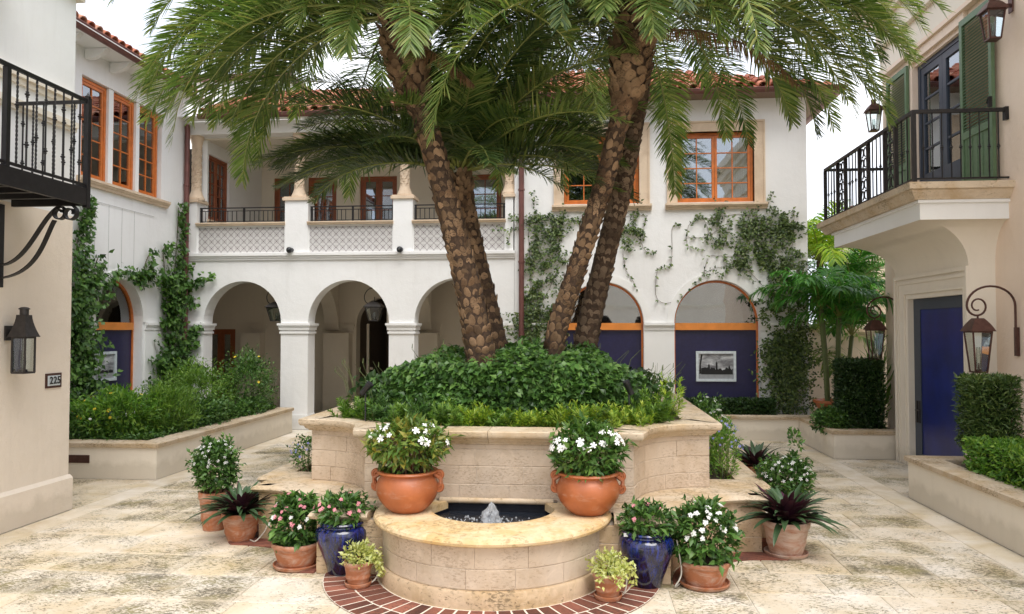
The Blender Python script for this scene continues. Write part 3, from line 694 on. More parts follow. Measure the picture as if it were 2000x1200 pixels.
for i, (a, b) in enumerate(((-7.75, -7.50), (-5.76, -5.26), (-3.63, -3.21), (-1.48, -1.29))):
    m = MB(); m.tbox(TF, (a + .02, -.34, 3.387), (b - .02, .004, 4.40)); m.build('loggia_pier', M['white'], mainb)
    m = MB(); m.tbox(TF, (a - .02, -.38, 4.40), (b + .02, .04, 4.455)); m.tbox(TF, (a, -.35, 4.455), (b, .02, 4.475)); m.build('pier_cap', M['stonetrim'], mainb)
    twist_column({0: -7.62, 1: -5.52, 2: -3.42, 3: -1.39}[i], mainb)
m = MB(); m.tbox(TF, (-7.75, -.32, 5.73), (-1.29, 0, 5.98)); m.build('loggia_beam', M['offwhite'], mainb)
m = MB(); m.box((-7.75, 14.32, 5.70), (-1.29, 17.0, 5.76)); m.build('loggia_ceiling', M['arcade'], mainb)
TLB = TY(16.9); m = MB()
DR = [(-7.20, -6.40), (-5.75 - .65, -5.72), (-5.14, -4.27), (-3.6, -2.9), (-2.58, -1.9)]
wall_holes(m, TLB, -7.75, -1.29, 3.3, 5.7, [(-7.20, -6.50, 3.31, 5.45, 0), (-6.38, -5.70, 3.31, 5.45, 0), (-5.14, -4.27, 3.31, 5.45, 0), (-2.62, -1.85, 3.31, 5.45, 0)], 0, -.25); m.build('loggia_rear_wall', M['cream'], mainb)
for a, b in ((-7.20, -6.50), (-6.38, -5.70), (-5.14, -4.27), (-2.62, -1.85)):
    window(TLB, mainb, a, b, 3.32, 5.45, 1 if b - a < .8 else 2, 2 if b - a < .8 else 1, 5, 'wood_d', w=-.06, panel=.25, name='door', sash=.07)
TLS = TXp(-7.50); m = MB(); wall_holes(m, TLS, 14.34, 16.9, 3.3, 5.7, [(14.40, 15.30, 4.12, 5.45, 0)], 0, -.22); m.build('loggia_side_wall', M['offwhite'], mainb)
window(TLS, mainb, 14.40, 15.30, 4.12, 5.45, 2, 2, 5, 'wood_d', w=-.07)
sill(TLS, mainb, 14.36, 15.36, 4.12, .07, .05)
m = MB(); m.box((-1.5, 14.34, 3.3), (-1.29, 16.9, 5.7)); m.build('loggia_end_wall', M['offwhite'], mainb)
# shop block ---------------------------------------------
SF = [(-.38, 1.10), (1.65, 3.18)]; WN = [(-.36, 1.03), (1.72, 3.10)]
m = MB(); wall_holes(m, TF, -1.285, 4.03, 0, 6.15, [(a, b, .63, 2.03, 1.02) for a, b in SF] + [(a, b, 4.24, 5.54, 0) for a, b in WN], .002, -.30); m.build('shop_wall', M['white'], mainb)
m = MB(); m.box((4.0, 14.31, 0), (4.028, 19, 6.15)); m.box((-1.285, 14.31, 5.76), (-1.2, 19, 6.15)); m.build('side_wall', M['white'], mainb)
for a, b in SF:      # raised plaster band round each arch
    c, r = (a + b) / 2, (b - a) / 2; mm = MB(); n = 28; V = []
    for i in range(n + 1):
        q = pi * i / n
        for rr in (r + .0, r + .13):
            for ww in (.003, .018): V.append(TF(c - rr * cos(q), ww, 2.035 + rr * sin(q) * 1.02))
    F = []
    for i in range(n): k = i * 4; F += [(k + 1, k + 5, k + 7, k + 3), (k + 2, k + 3, k + 7, k + 6), (k, k + 4, k + 5, k + 1)]
    mm.add(V, F); mm.build('arch_band', M['offwhite'], mainb)
    shopfront(TF, mainb, a, b, .63, 1.90, 2.03, 1.02)
    mm = MB(); mm.tbox(TF, (a + .02, -.16, .56), (b - .02, .03, .63)); mm.build('shop_sill', M['offwhite'], mainb)
for a, b, e in ((-1.0, -.38, (1, 0)), (1.10, 1.65, (0, 0)), (3.18, 3.73, (0, 1))):
    m = MB(); m.tbox(TF, (a, .004, 0), (b, .022, 1.83)); m.build('pilaster', M['offwhite'], mainb); cap(TF, mainb, a, b, back=.004, out=.06, ends=e, mat='offwhite')
for k, (a, b) in enumerate(WN):
    window(TF, mainb, a, b, 4.24, 5.54, 2, 2, 4, 'wood', curtain=('curtain', [(a + .03, a + .35), (b - .42, b - .03)] if k == 0 else [(b - .36, b - .03)]))
    trim_frame(TF, mainb, a, b, 4.215, 5.54, .16); sill(TF, mainb, a - .22, b + .22, 4.215, .11, .11)
def gutter(parent, P0, P1, r=.075, bands=True):
    P0, P1 = Vector(P0), Vector(P1); m = MB(); d = (P1 - P0).normalized(); s = d.cross(Vector((0, 0, 1))).normalized(); n = 8; V = []
    for P in (P0, P1):
        for k in range(n + 1):
            q = pi * k / n; V.append(P + s * (r * cos(q)) - Vector((0, 0, 1)) * (r * sin(q)))
        for k in range(n, -1, -1):
            q = pi * k / n; V.append(P + s * ((r - .008) * cos(q)) - Vector((0, 0, 1)) * ((r - .008) * sin(q)))
    N = 2 * (n + 1); F = [(i, (i + 1) % N, N + (i + 1) % N, N + i) for i in range(N)] + [tuple(range(N)), tuple(range(2 * N - 1, N - 1, -1))]
    m.add(V, F)
    for q in (P0, P1):                   # lip bead
        pass
    m.tube([P0 + s * r, P1 + s * r], .010, 6); m.tube([P0 - s * r, P1 - s * r], .010, 6)
    m.build('gutter', M['copper'], parent)
TILE_R = .085
def tile_mesh(r=TILE_R, L=.40):
    m = MB(); n = 6; V = []
    for (yy, rr, zz) in ((0, r, .012), (L, r * .82, .0)):
        for k in range(n + 1):
            q = pi * k / n; V.append((rr * cos(q), yy, zz + rr * sin(q)))
        for k in range(n, -1, -1):
            q = pi * k / n; V.append(((rr - .016) * cos(q), yy, zz + (rr - .016) * sin(q)))
    N = 2 * (n + 1); m.add(V, [(i, (i + 1) % N, N + (i + 1) % N, N + i) for i in range(N)] + [tuple(range(N - 1, -1, -1)), tuple(range(N, 2 * N))])
    me = m.mesh('tile', True)
    try: me.set_sharp_from_angle(angle=radians(35))
    except Exception: pass
    me.materials.append(M['roof']); return me
TME = tile_mesh()
def tiled_roof(parent, E0, E1, up, slope, depth, hip1=False, hip0=False, pitch=.20, expo=.33, limit=300):
    """E0,E1 eave ends; up = horizontal unit vector pointing up the slope"""
    E0, E1, up = Vector(E0), Vector(E1), Vector(up); d = (E1 - E0).normalized(); Lh = (E1 - E0).length; a = radians(slope)
    base = MB(); t = .05
    n0 = depth if hip0 else 0; n1 = depth if hip1 else 0
    A, B = E0, E1; C = E1 + up * depth - d * n1 + Vector((0, 0, depth * math.tan(a))); D = E0 + up * depth + d * n0 + Vector((0, 0, depth * math.tan(a)))
    z = Vector((0, 0, t)); base.add([A, B, C, D, A - z, B - z, C - z, D - z], [(0, 1, 2, 3), (7, 6, 5, 4), (0, 4, 5, 1), (1, 5, 6, 2), (2, 6, 7, 3), (3, 7, 4, 0)])
    base.build('roof_deck', M['roof'], parent)
    rows = int(depth / (expo * cos(a))); cnt = 0; rr = random.Random(5); rest = MB(); off = chain_off(parent)
    xax = d; yax = (up * cos(a) + Vector((0, 0, sin(a)))).normalized(); zax = xax.cross(yax)
    if zax.z < 0: zax = -zax; xax = yax.cross(zax)
    for r in range(rows):
        s = r * expo - .06; k0 = n0 * r / max(1, rows); k1 = n1 * (r + 1) / max(1, rows); u = pitch / 2 + k0
        while u < Lh - k1 - pitch * .3:
            P = E0 + d * u + yax * s + zax * (.012 + rr.uniform(0, .008)); jz = rr.uniform(-.03, .03)
            R = Matrix((xax, yax, zax)).transposed().to_4x4() @ Matrix.Rotation(jz, 4, 'Z') @ Matrix.Rotation(rr.uniform(-.02, .02), 4, 'X')
            if cnt < limit:
                o = link('roof_tile', TME, None, parent); o.matrix_basis = Matrix.Translation(P - off) @ R; cnt += 1
            else:
                Mx = Matrix.Translation(P) @ R; rest.add([Mx @ v.co for v in TME.vertices], [tuple(p.vertices) for p in TME.polygons])
            u += pitch
    # pan channels between the cover tiles at the eave
    pans = MB(); u = pitch
    while u < Lh - pitch * .5:
        P = E0 + d * u - yax * .05 + zax * .02; V = []
        for yy in (0, .38):
            for k in range(6):
                q = pi + pi * k / 5; V.append(P + xax * (.075 * cos(q)) + yax * yy + zax * (.05 * sin(q) + .03))
        pans.add(V, [(k, k + 1, 7 + k, 6 + k) for k in range(5)]); u += pitch
    pans.build('pan_tiles', M['roof'], parent, kind='stuff')
    if rest.v: rest.build('upper_roof_tiles', M['roof'], parent, kind='stuff')
    return C, D
# roofs of the main building
EZ = 6.16
tiled_roof(mainb, (-1.35, 13.52, EZ + .03), (4.50, 13.52, EZ + .03), (0, 1, 0), 25, 3.0, hip1=True)
m = MB(); h = 3.0 * math.tan(radians(25)); m.add([(4.50, 13.52, EZ + .03), (4.5, 19.5, EZ + .03), (1.5, 16.52 + 0, EZ + h + .03), (1.5, 19.5, EZ + h + .03)], [(0, 1, 3, 2)]); m.build('side_roof', M['roof'], mainb)
m = MB(); m.box((-1.35, 13.56, EZ - .03), (4.46, 14.0, EZ - .005)); m.box((4.03, 14.0, EZ - .03), (4.46, 19.4, EZ - .005)); m.build('eave_soffit', M['wood_d'] if False else plain('brown_soffit', (.20, .13, .09), .7), mainb)
gutter(mainb, (-1.35, 13.50, EZ + .0), (4.54, 13.50, EZ + .0)); gutter(mainb, (4.52, 13.50, EZ), (4.52, 19.4, EZ))
tiled_roof(mainb, (-7.3, 13.62, 6.02), (-1.35, 13.62, 6.02), (0, 1, 0), 25, 2.6)
gutter(mainb, (-7.3, 13.60, 5.99), (-1.37, 13.60, 5.99)); m = MB(); m.box((-7.75, 13.66, 5.985), (-1.35, 14.0, 6.0)); m.build('eave_soffit', M['offwhite'], mainb)
def downpipe(parent, x, y, z0, z1, r=.05):
    m = MB(); m.tube([(x, y, z0), (x, y, z1)], r, 10)
    for z in np.arange(z0 + .4, z1, 1.35): m.tube([(x, y, z), (x, y, z + .035)], r + .012, 10)
    m.build('downpipe', M['copper'], parent, smooth=True)
downpipe(mainb, -1.15, 13.93, .05, 5.95); downpipe(mainb, -7.68, 13.90, 1.6, 5.9)

# ---------------------------------------------------------------- wing on the left
wing = empty('side_wing', (-7.75, 11.8, 0), 'white wing on the left with three tall orange windows above one arched shopfront', 'building')
W3 = [(10.93, 11.60), (11.72, 12.36), (12.46, 13.10)]
m = MB(); wall_holes(m, TW, 7.0, 13.995, 0, 6.302, [(11.30, 12.60, .45, 2.03, 1.12), (10.90, 13.13, 4.28, 5.88, 0)], 0, -.30); m.build('wing_wall', M['white'], wing)
shopfront(TW, wing, 11.30, 12.60, .45, 1.90, 2.03, 1.12)
for (a, b) in W3: window(TW, wing, a, b, 4.29, 5.87, 1, 2, 5, 'wood', w=-.08, curtain=('curtain', [(b - .30, b - .04)]), fr=.05)
m = MB()
for a, b in ((11.60, 11.72), (12.36, 12.46)): m.tbox(TW, (a, -.16, 4.285), (b, -.02, 5.875))
m.build('mullion', M['stonetrim'] if False else M['offwhite'], wing)
sill(TW, wing, 10.80, 13.30, 4.28, .12, .10)
for a, b, e in ((10.75, 11.30, (1, 0)), (12.66, 13.30, (0, 1))):
    m = MB(); m.tbox(TW, (a, .002, 0), (b, .02, 1.83)); m.build('pilaster', M['offwhite'], wing); cap(TW, wing, a, b, back=.002, out=.05, ends=e, mat='offwhite')
mm = MB(); n = 28; V = []
for i in range(n + 1):
    q = pi * i / n
    for rr in (.652, .79):
        for ww in (.001, .02): V.append(TW(11.95 - rr * cos(q), ww, 2.035 + rr * sin(q) * 1.12))
F = []
for i in range(n): k = i * 4; F += [(k + 1, k + 5, k + 7, k + 3), (k + 2, k + 3, k + 7, k + 6), (k, k + 4, k + 5, k + 1)]
mm.add(V, F); mm.build('arch_band', M['offwhite'], wing)
tiled_roof(wing, (-7.27, 8.0, 6.36), (-7.27, 13.4, 6.36), (-1, 0, 0), 24, 2.2, pitch=.185)
gutter(wing, (-7.25, 8.0, 6.34), (-7.25, 13.3, 6.34), .085)
m = MB(); m.box((-7.75, 7.5, 6.30), (-7.17, 13.9, 6.325)); m.build('eave_soffit', M['offwhite'], wing)
for y in np.arange(9.7, 13.4, .62):
    m = MB(); m.prism([(0.0, 6.14), (.12, 6.14), (.30, 6.22), (.36, 6.295), (0.0, 6.295)], y, y + .09, lambda u, w, v: (-7.745 + u, w, v)); m.build('rafter_tail', M['offwhite'], wing)
w2 = MB()
for y in (10.9, 11.25, 11.6, 11.95, 12.3): w2.tube([TW(y, .012, 2.9 + .12 * (y < 11.2)), TW(y, .012, 3.95)], .0025, 4)
w2.tube([TW(10.7, .012, 3.95), TW(12.9, .012, 3.95)], .004, 4); w2.build('trellis_wire', M['wire'], wing)

# ---------------------------------------------------------------- near left building
lb = empty('corner_building', (-5.45, 6.0, 0), 'tan stucco building corner at the left edge with iron balcony and moulded bands', 'building')
m = MB(); m.tbox(TL, (-1.0, -2.0, 0), (7.555, 0, 3.12)); m.build('lower_wall', M['tan'], lb)
m = MB(); m.tbox(TL, (-1.0, -2.0, 3.12), (7.555, -.004, 5.46)); m.build('upper_wall', M['white'], lb)
m = MB(); m.prism([(0, 0), (.035, 0), (.035, .335), (.0, .37)], -1, 7.58, lambda u, w, v: (-5.45 + u, w, v)); m.build('plinth', M['tan'], lb)
m = MB()
for z0, z1, o in ((4.28, 4.34, .03), (4.34, 4.42, .06), (4.02, 4.06, .03), (4.06, 4.12, .05), (5.46, 5.52, .06), (5.52, 5.66, .10), (5.66, 5.8, .16)): m.tbox(TL, (-1.0, -1.98, z0), (7.555 + (o if z0 > 5 else .0), o, z1))
m.build('moulding', M['cream'], lb)
m = MB(); m.tbox(TL, (-1.0, -2.0, 5.8), (7.55, -.01, 8.0)); m.build('attic_wall', M['white'], lb)

def knuckle(m, c, r=.016):
    x, y, z = c; m.lathe([(.008, -.028), (r * .9, -.022), (r * .6, -.012), (r * 1.25, -.004), (r * 1.25, .004), (r * .6, .012), (r * .9, .022), (.008, .028)], 8, (x, y, z))
def twisted(m, x, y, z0, z1, r=.0075):
    V = []; F = []; K = 60
    for i in range(K + 1):
        z = z0 + (z1 - z0) * i / K
        for k in range(4):
            q = pi / 2 * k + i * .55; V.append((x + r * 1.3 * cos(q), y + r * 1.3 * sin(q), z))
    for i in range(K):
        for k in range(4): F.append((i * 4 + k, i * 4 + (k + 1) % 4, (i + 1) * 4 + (k + 1) % 4, (i + 1) * 4 + k))
    m.add(V, F)
def scroll(c, R, a0, turns, T, n=26, shrink=.35):
    return [T(c[0] + R * (1 - (1 - shrink) * i / n) * cos(a0 + turns * 2 * pi * i / n), c[1], c[2] + R * (1 - (1 - shrink) * i / n) * sin(a0 + turns * 2 * pi * i / n)) for i in range(n + 1)]
# left balcony (child parts of the corner building)
BX, BY = -4.70, 6.70; Z0, Z1 = 3.26, 4.08
fr = MB()
fr.box((BX - .02, 3.6, 3.08), (BX + .02, BY + .02, 3.24)); fr.box((-5.45, BY - .02, 3.08), (BX - .02, BY + .02, 3.24))
fr.box((BX - .012, 3.6, Z1 - .02), (BX + .012, BY, Z1 + .015)); fr.box((-5.45, BY - .012, Z1 - .02), (BX - .012, BY + .012, Z1 + .012))
fr.box((BX - .01, 3.6, Z0), (BX + .01, BY, Z0 + .025)); fr.box((-5.45, BY - .01, Z0), (BX - .01, BY + .01, Z0 + .025))
for yy in (4.6, 5.69): fr.box((BX - .022, yy - .022, 3.24), (BX + .022, yy + .022, Z1 - .02))
fr.box((BX - .024, BY - .024, 3.06), (BX + .024, BY + .024, Z1 + .03)); fr.lathe([(.022, 0), (.03, .012), (.012, .03), (.0, .06)], 8, (BX, BY, Z1 + .03))
for yy in np.arange(3.8, 6.6, .3): fr.box((-5.45, yy, 3.12), (BX - .02, yy + .04, 3.17))
bal = fr.build('balcony_frame', M['iron'], lb)
m = MB(); m.box((-5.45, 3.6, 3.19), (BX - .022, BY - .022, 3.225)); m.build('balcony_deck', M['iron'], bal)
k = 0
ys = list(np.arange(BY - .11, 3.7, -.112))
for i, yy in enumerate(ys):
    if abs(yy - 5.69) < .04 or abs(yy - 4.6) < .04: continue
    q = MB()
    if i % 2: twisted(q, BX, yy, Z0 + .025, Z1 - .02); knuckle(q, (BX, yy, 3.56 if i % 4 == 1 else 3.78))
    else: q.tube([(BX, yy, Z0 + .025), (BX, yy, Z1 - .02)], .0085, 6); knuckle(q, (BX, yy, 3.47)); knuckle(q, (BX, yy, 3.90))
    q.build('baluster', M['iron'], bal)
for i, xx in enumerate(np.arange(-5.36, BX - .06, .105)):
    q = MB()
    if i % 2: twisted(q, xx, BY, Z0 + .025, Z1 - .02); knuckle(q, (xx, BY, 3.70))
    else: q.tube([(xx, BY, Z0 + .025), (xx, BY, Z1 - .02)], .0085, 6); knuckle(q, (xx, BY, 3.50)); knuckle(q, (xx, BY, 3.88))
    q.build('baluster', M['iron'], bal)
def flatbar(m, pts, w=.05, t=.010, axis='Y'):
    """strap iron: ribbon along pts (x,z) at y, width along Y"""
    V = []; n = len(pts)
    for i, (x, y, z) in enumerate(pts):
        a = Vector(pts[max(0, i - 1)]); b = Vector(pts[min(n - 1, i + 1)]); d = (b - a).normalized(); nn = Vector((-d.z, 0, d.x)) * t
        for s in (-w / 2, w / 2):
            V.append((x, y + s, z)); V.append((x + nn.x, y + s, z + nn.z))
    F = []
    for i in range(n - 1):
        k = i * 4; F += [(k, k + 4, k + 6, k + 2), (k + 1, k + 3, k + 7, k + 5), (k, k + 1, k + 5, k + 4), (k + 2, k + 6, k + 7, k + 3)]
    m.add(V, F)
def bez(p0, p1, p2, p3, n=18):
    P = [Vector(p) for p in (p0, p1, p2, p3)]
    return [tuple(P[0] * (1 - t) ** 3 + P[1] * 3 * t * (1 - t) ** 2 + P[2] * 3 * t * t * (1 - t) + P[3] * t ** 3) for t in [i / n for i in range(n + 1)]]
for yy in (6.55, 5.55, 4.55):
    q = MB(); 
    cx, cz, R = BX - .05, 2.985, .07
    q1 = scroll((cx, yy, cz), R, -pi * .5, 1.25, lambda u, w, v: (u, w, v), shrink=.45)
    q1 = [(2 * cx - x, y_, z) for x, y_, z in q1]
    flatbar(q, bez((-5.44, yy, 2.50), (-5.15, yy, 2.52), (-5.05, yy, 2.95), (BX - .15, yy, 3.05)), .055)
    flatbar(q, scroll((BX - .16, yy, 2.985), .065, pi * .5, -1.2, lambda u, w, v: (u, w, v), shrink=.4), .055)
    flatbar(q, bez((-5.44, yy, 2.38), (-5.05, yy, 2.42), (-5.0, yy, 2.75), (BX - .20, yy, 2.92)), .055)
    flatbar(q, scroll((cx, yy, cz), R, pi * .5, -1.3, lambda u, w, v: (u, w, v), shrink=.4), .055)
    q.box((-5.45, yy - .03, 2.30), (-5.43, yy + .03, 3.08)); q.build('scroll_bracket', M['iron'], lb)

# ---------------------------------------------------------------- right building with portal and balcony
rb = empty('portal_building', (4.83, 9.5, 0), 'pink stucco building on the right with blue portal door under a stone balcony', 'building')
DY = (9.98, 11.42)
m = MB(); wall_holes(m, TR, 2.0, 12.6, 0, 6.0, [(9.44, 10.96, -.01, 2.30, 0), (DY[0], DY[1], 3.62, 5.74, 0)], 0, -.4); m.build('wall', M['pink'], rb)
m = MB(); m.box((4.87, 12.6, 0), (9.0, 12.63, 6.0)); m.build('end_wall', M['pink'], rb)
m = MB()
for z0, z1, o in ((6.0, 6.10, .05), (6.10, 6.42, .02), (6.42, 6.50, .10), (6.50, 6.80, .07), (6.80, 6.90, .16), (6.90, 7.10, .26), (7.10, 7.35, .38)): m.tbox(TR, (2.0, -.4, z0), (12.6 + o, o, z1))
m.build('cornice', M['cream'], rb)
# portal surround
PX = .30
m = MB(); wall_holes(m, TR, 9.35, 11.45, 0, 2.66, [(9.46, 11.05, -.01, 2.33, 0)], PX, .0); m.build('portal', M['cream'], rb)
m = MB()
for o, a, b, zt, t in ((.03, 9.35, 11.45, 2.66, .05), (.016, 9.405, 11.37, 2.58, .04), (.024, 9.42, 11.15, 2.43, .035)):
    for A, B in (((a, PX + .001, 0), (a + t, PX + o, zt)), ((b - t, PX + .001, 0), (b, PX + o, zt)), ((a + t, PX + .001, zt - t), (b - t, PX + o, zt))): m.tbox(TR, A, B)
m.build('portal_moulding', M['cream'], rb)
dr = MB(); y0, y1, z1 = 9.46, 11.05, 2.33; w0 = PX - .08
for A, B in (((y0, w0 - .05, .01), (y0 + .13, w0, z1)), ((y1 - .20, w0 - .05, .01), (y1, w0, z1)), ((y0 + .13, w0 - .05, z1 - .15), (y1 - .20, w0, z1)), ((y0 + .13, w0 - .05, .01), (y1 - .2, w0, .2))): dr.tbox(TR, A, B)
dor = dr.build('portal_door', M['doorgrey'], rb)
m = MB(); m.tbox(TR, (y0 + .13, w0 - .04, .2), (y1 - .20, w0 - .012, z1 - .15)); m.build('door_panel', M['doorblue'], dor)
m = MB(); m.tbox(TR, (y1 - .17, w0, .62), (y1 - .14, w0 + .012, .92)); m.tbox(TR, (y1 - .10, w0, .62), (y1 - .07, w0 + .02, .92)); m.tube([TR(y1 - .155, w0 + .01, .8), TR(y1 - .155, w0 + .06, .8), TR(y1 - .30, w0 + .06, .8)], .010, 8); m.build('handle', M['zinc'], dor, smooth=True)
# cove under the balcony
A0 = dict(x=4.83 - PX, y0=9.35, y1=11.45, z=2.66); A1 = dict(x=3.86, y0=9.04, y1=12.02, z=3.17)
V = []; n = 14
for i in range(n + 1):
    q = pi / 2 * i / n; f = 1 - cos(q); z = A0['z'] + (A1['z'] - A0['z']) * sin(q)
    x = A0['x'] + (A1['x'] - A0['x']) * f; ya = A0['y0'] + (A1['y0'] - A0['y0']) * f; yb = A0['y1'] + (A1['y1'] - A0['y1']) * f
    V += [(4.83, ya, z), (x, ya, z), (x, yb, z), (4.83, yb, z)]
F = []
for i in range(n): k = 4 * i; F += [(k, k + 1, k + 5, k + 4), (k + 1, k + 2, k + 6, k + 5), (k + 2, k + 3, k + 7, k + 6)]
m = MB(); m.add(V, F); o = m.build('balcony_cove', M['cream'], rb, smooth=True)
m = MB(); 
for z0, z1, o in ((3.17, 3.36, 0), (3.36, 3.395, .03)): m.box((3.86 - o, 9.04 - o, z0), (4.83, 12.02 + o, z1))
m.build('balcony_fascia', M['offwhite'], rb)
P = [(4.83, 12.35), (3.72, 12.35), (3.72, 9.0), (4.83, 9.0)]
Pc = [(4.83, 12.08), (3.79, 12.08), (3.79, 9.0), (4.83, 9.0)][::-1]
copings([(4.83, 9.0), (3.79, 9.0), (3.79, 12.25), (4.83, 12.25)][::-1], [(-.6, 3.397), (.0, 3.397), (.012, 3.43), (.045, 3.47), (.05, 3.50), (.09, 3.51), (.095, 3.585), (-.6, 3.59)], .8, 'balcony_stone', M['coping'], rb, seed=5)
m = MB(); m.box((3.9, 9.1, 3.42), (4.83, 12.15, 3.575)); m.build('balcony_slab', M['coping'], rb)
# iron railing of the balcony
RX, RY0, RY1 = 3.80, 9.03, 12.22; Za, Zb = 3.63, 4.42
fr = MB(); fr.box((RX - .02, RY0 - .02, Zb - .02), (RX + .02, RY1 + .02, Zb + .02)); fr.box((RX + .02, RY0 - .02, Zb - .02), (4.83, RY0 + .02, Zb + .02)); fr.box((RX + .02, RY1 - .02, Zb - .02), (4.83, RY1 + .02, Zb + .02))
fr.box((RX - .012, RY0, Za), (RX + .012, RY1, Za + .02)); fr.box((RX, RY0 - .012, Za), (4.83, RY0 + .012, Za + .02))
for yy in (RY0, RY1, 11.64, 11.30, 10.74, 10.42, 9.86, 9.53): fr.box((RX - .022, yy - .022, 3.59), (RX + .022, yy + .022, Zb - .02))
fr.box((4.79, RY0 - .03, Zb - .12), (4.83, RY0 + .03, Zb + .03))
ral = fr.build('railing', M['iron'], rb)
for lo, hi, kind_ in ((9.05, 9.51, 0), (9.55, 9.84, 1), (9.88, 10.40, 0), (10.44, 10.72, 1), (10.76, 11.28, 0), (11.32, 11.62, 1), (11.66, 12.2, 0)):
    if kind_ == 0:
        nb = max(3, int((hi - lo) / .115))
        for i in range(1, nb + 0):
            yy = lo + (hi - lo) * i / nb; q = MB(); q.tube([(RX, yy, Za + .02), (RX, yy, Zb - .02)], .009, 6); knuckle(q, (RX, yy, 4.0)); q.build('baluster', M['iron'], ral)
    else:
        q = MB(); yc = (lo + hi) / 2
        for i in range(5):
            z = Za + .10 + i * .145
            for s in (-1, 1):
                q.tube([(RX, yc + s * (.055 + .045 * cos(a)), z + .055 * sin(a) * 1.1) for a in [2 * pi * j / 12 for j in range(10)]], .010, 5)
            q.box((RX - .008, yc - .012, z - .04), (RX + .008, yc + .012, z + .04))
        q.build('scroll_panel', M['iron'], ral)
for i in range(1, 10):
    xx = RX + (4.83 - RX) * i / 10; q = MB(); q.tube([(xx, RY0, Za + .02), (xx, RY0, Zb - .02)], .008, 6); knuckle(q, (xx, RY0, 4.0)); q.build('baluster', M['iron'], ral)
for i in range(1, 8):
    xx = RX + (4.83 - RX) * i / 8; q = MB(); q.tube([(xx, RY1, Za), (xx, RY1, Zb - .02)], .008, 6); q.build('baluster', M['iron'], ral)
window(TR, rb, DY[0], DY[1], 3.62, 5.74, 2, 1, 4, 'doorgrey', w=-.06, fr=.06, sash=.10, panel=.35, mun=.028, curtain=('curtain_g', [(DY[0] + .05, DY[0] + .5), (DY[1] - .5, DY[1] - .05)]), name='french_door')
m = MB()
for A, B in (((DY[0] - .10, .0, 3.6), (DY[0], .035, 5.80)), ((DY[1], .0, 3.6), (DY[1] + .10, .035, 5.80)), ((DY[0] - .1, .0, 5.80), (DY[1] + .1, .05, 5.93)), ((9.1, .0, 5.93), (12.4, .09, 5.99))): m.tbox(TR, A, B)
m.build('door_surround', M['pink'], rb)
for (a, b) in ((9.19, 9.93), (11.50, 12.24)):
    f = MB(); z0, z1 = 3.63, 5.80; w0, w1 = .045, .085
    for A, B in (((a, w0, z0), (a + .065, w1, z1)), ((b - .065, w0, z0), (b, w1, z1)), ((a + .065, w0, z1 - .08), (b - .065, w1, z1)), ((a + .065, w0, z0), (b - .065, w1, z0 + .12)), ((a + .065, w0, 4.28), (b - .065, w1, 4.37)), ((a + .065, w0 + .01, z0 + .12), (b - .065, w1 - .015, 4.28))): f.tbox(TR, A, B)
    for i in range(5): f.tbox(TR, (a + .12 + i * .12, w1 - .014, z0 + .13), (a + .125 + i * .12, w1 - .010, 4.27))
    so = f.build('shutter', M['shutter'], rb); ns = 34
    for i in range(ns):
        z = 4.38 + (5.71 - 4.38) * i / ns; q = MB(); q.prism([(w0 + .002, z + .030), (w0 + .006, z + .036), (w1 - .002, z + .006), (w1 - .006, z)], a + .066, b - .066, lambda u, w, v: TR(w, u, v)); q.build('slat', M['shutter'], so)
m = MB(); m.tube([TR(9.22, .08, 4.55), TR(9.20, .14, 4.55), TR(9.16, .14, 4.60)], .008, 6); m.box((4.70, 9.17, 4.50), (4.74, 9.2, 4.62)); m.build('shutter_hook', M['iron'], rb)
# ---------------------------------------------------------------- planter and fountain, mirrored about x = FX
FX = -.72; SH = .49; PT = 1.07
def mir(P): return [(2 * FX - x, y) for x, y in P][::-1]
def full(right):                     # right half path from centre outwards -> whole path left to right
    return mir(right) + right
plt_ = empty('raised_planter', (FX, 8.2, 0), 'large raised travertine planter with concave corners in the middle of the courtyard', 'planter')
# wall path (plan), from back right round the front to back left; outward is to the right of travel
hc, ho, yf, yc, yb = 1.12, 1.84, 6.24, 6.94, 10.0
rt = [(FX + hc, yf)] + arc(FX + ho, yf, ho - hc, 180, 90, 12)[1:] + [(FX + ho, yc + .001), (FX + ho, yb)]
rt = [(FX + hc, yf)] + arc(FX + ho, yf, yc - yf, 180, 90, 12)[1:] + [(FX + ho, yb)]
wallp = mir(rt) + rt                 # left back -> front -> right back : outward (right-hand side) faces out
m = MB(); sweep(m, wallp + [], [(-.14, 0), (-.004, 0), (-.004, PT - .07), (-.14, PT - .07)]); m.build('planter_core', M['mortar'], plt_)
courses(wallp, [(SH, .62), (.62, .77), (.77, .91), (.91, .955)], .42, 'stone_block', M['trav'], plt_, thick=.0018, gap=.003, seed=3)
copings(wallp, [(-.22, .955), (.022, .955), (.028, .968), (.045, .975), (.055, .99), (.062, 1.003), (.085, 1.008), (.095, 1.02), (.10, 1.04), (.10, PT - .008), (.092, PT), (-.22, PT)], .75, 'coping_stone', M['coping'], plt_, seed=8)
m = MB(); m.add([(x, y, .97) for x, y in offset_path(wallp, -.12)], [tuple(range(len(wallp)))]); m.build('soil', M['soil'], plt_)
m = MB(); m.box((FX - ho - .02, yb, 0), (FX + ho + .02, yb + .2, PT)); m.build('back_wall', M['trav'], plt_)

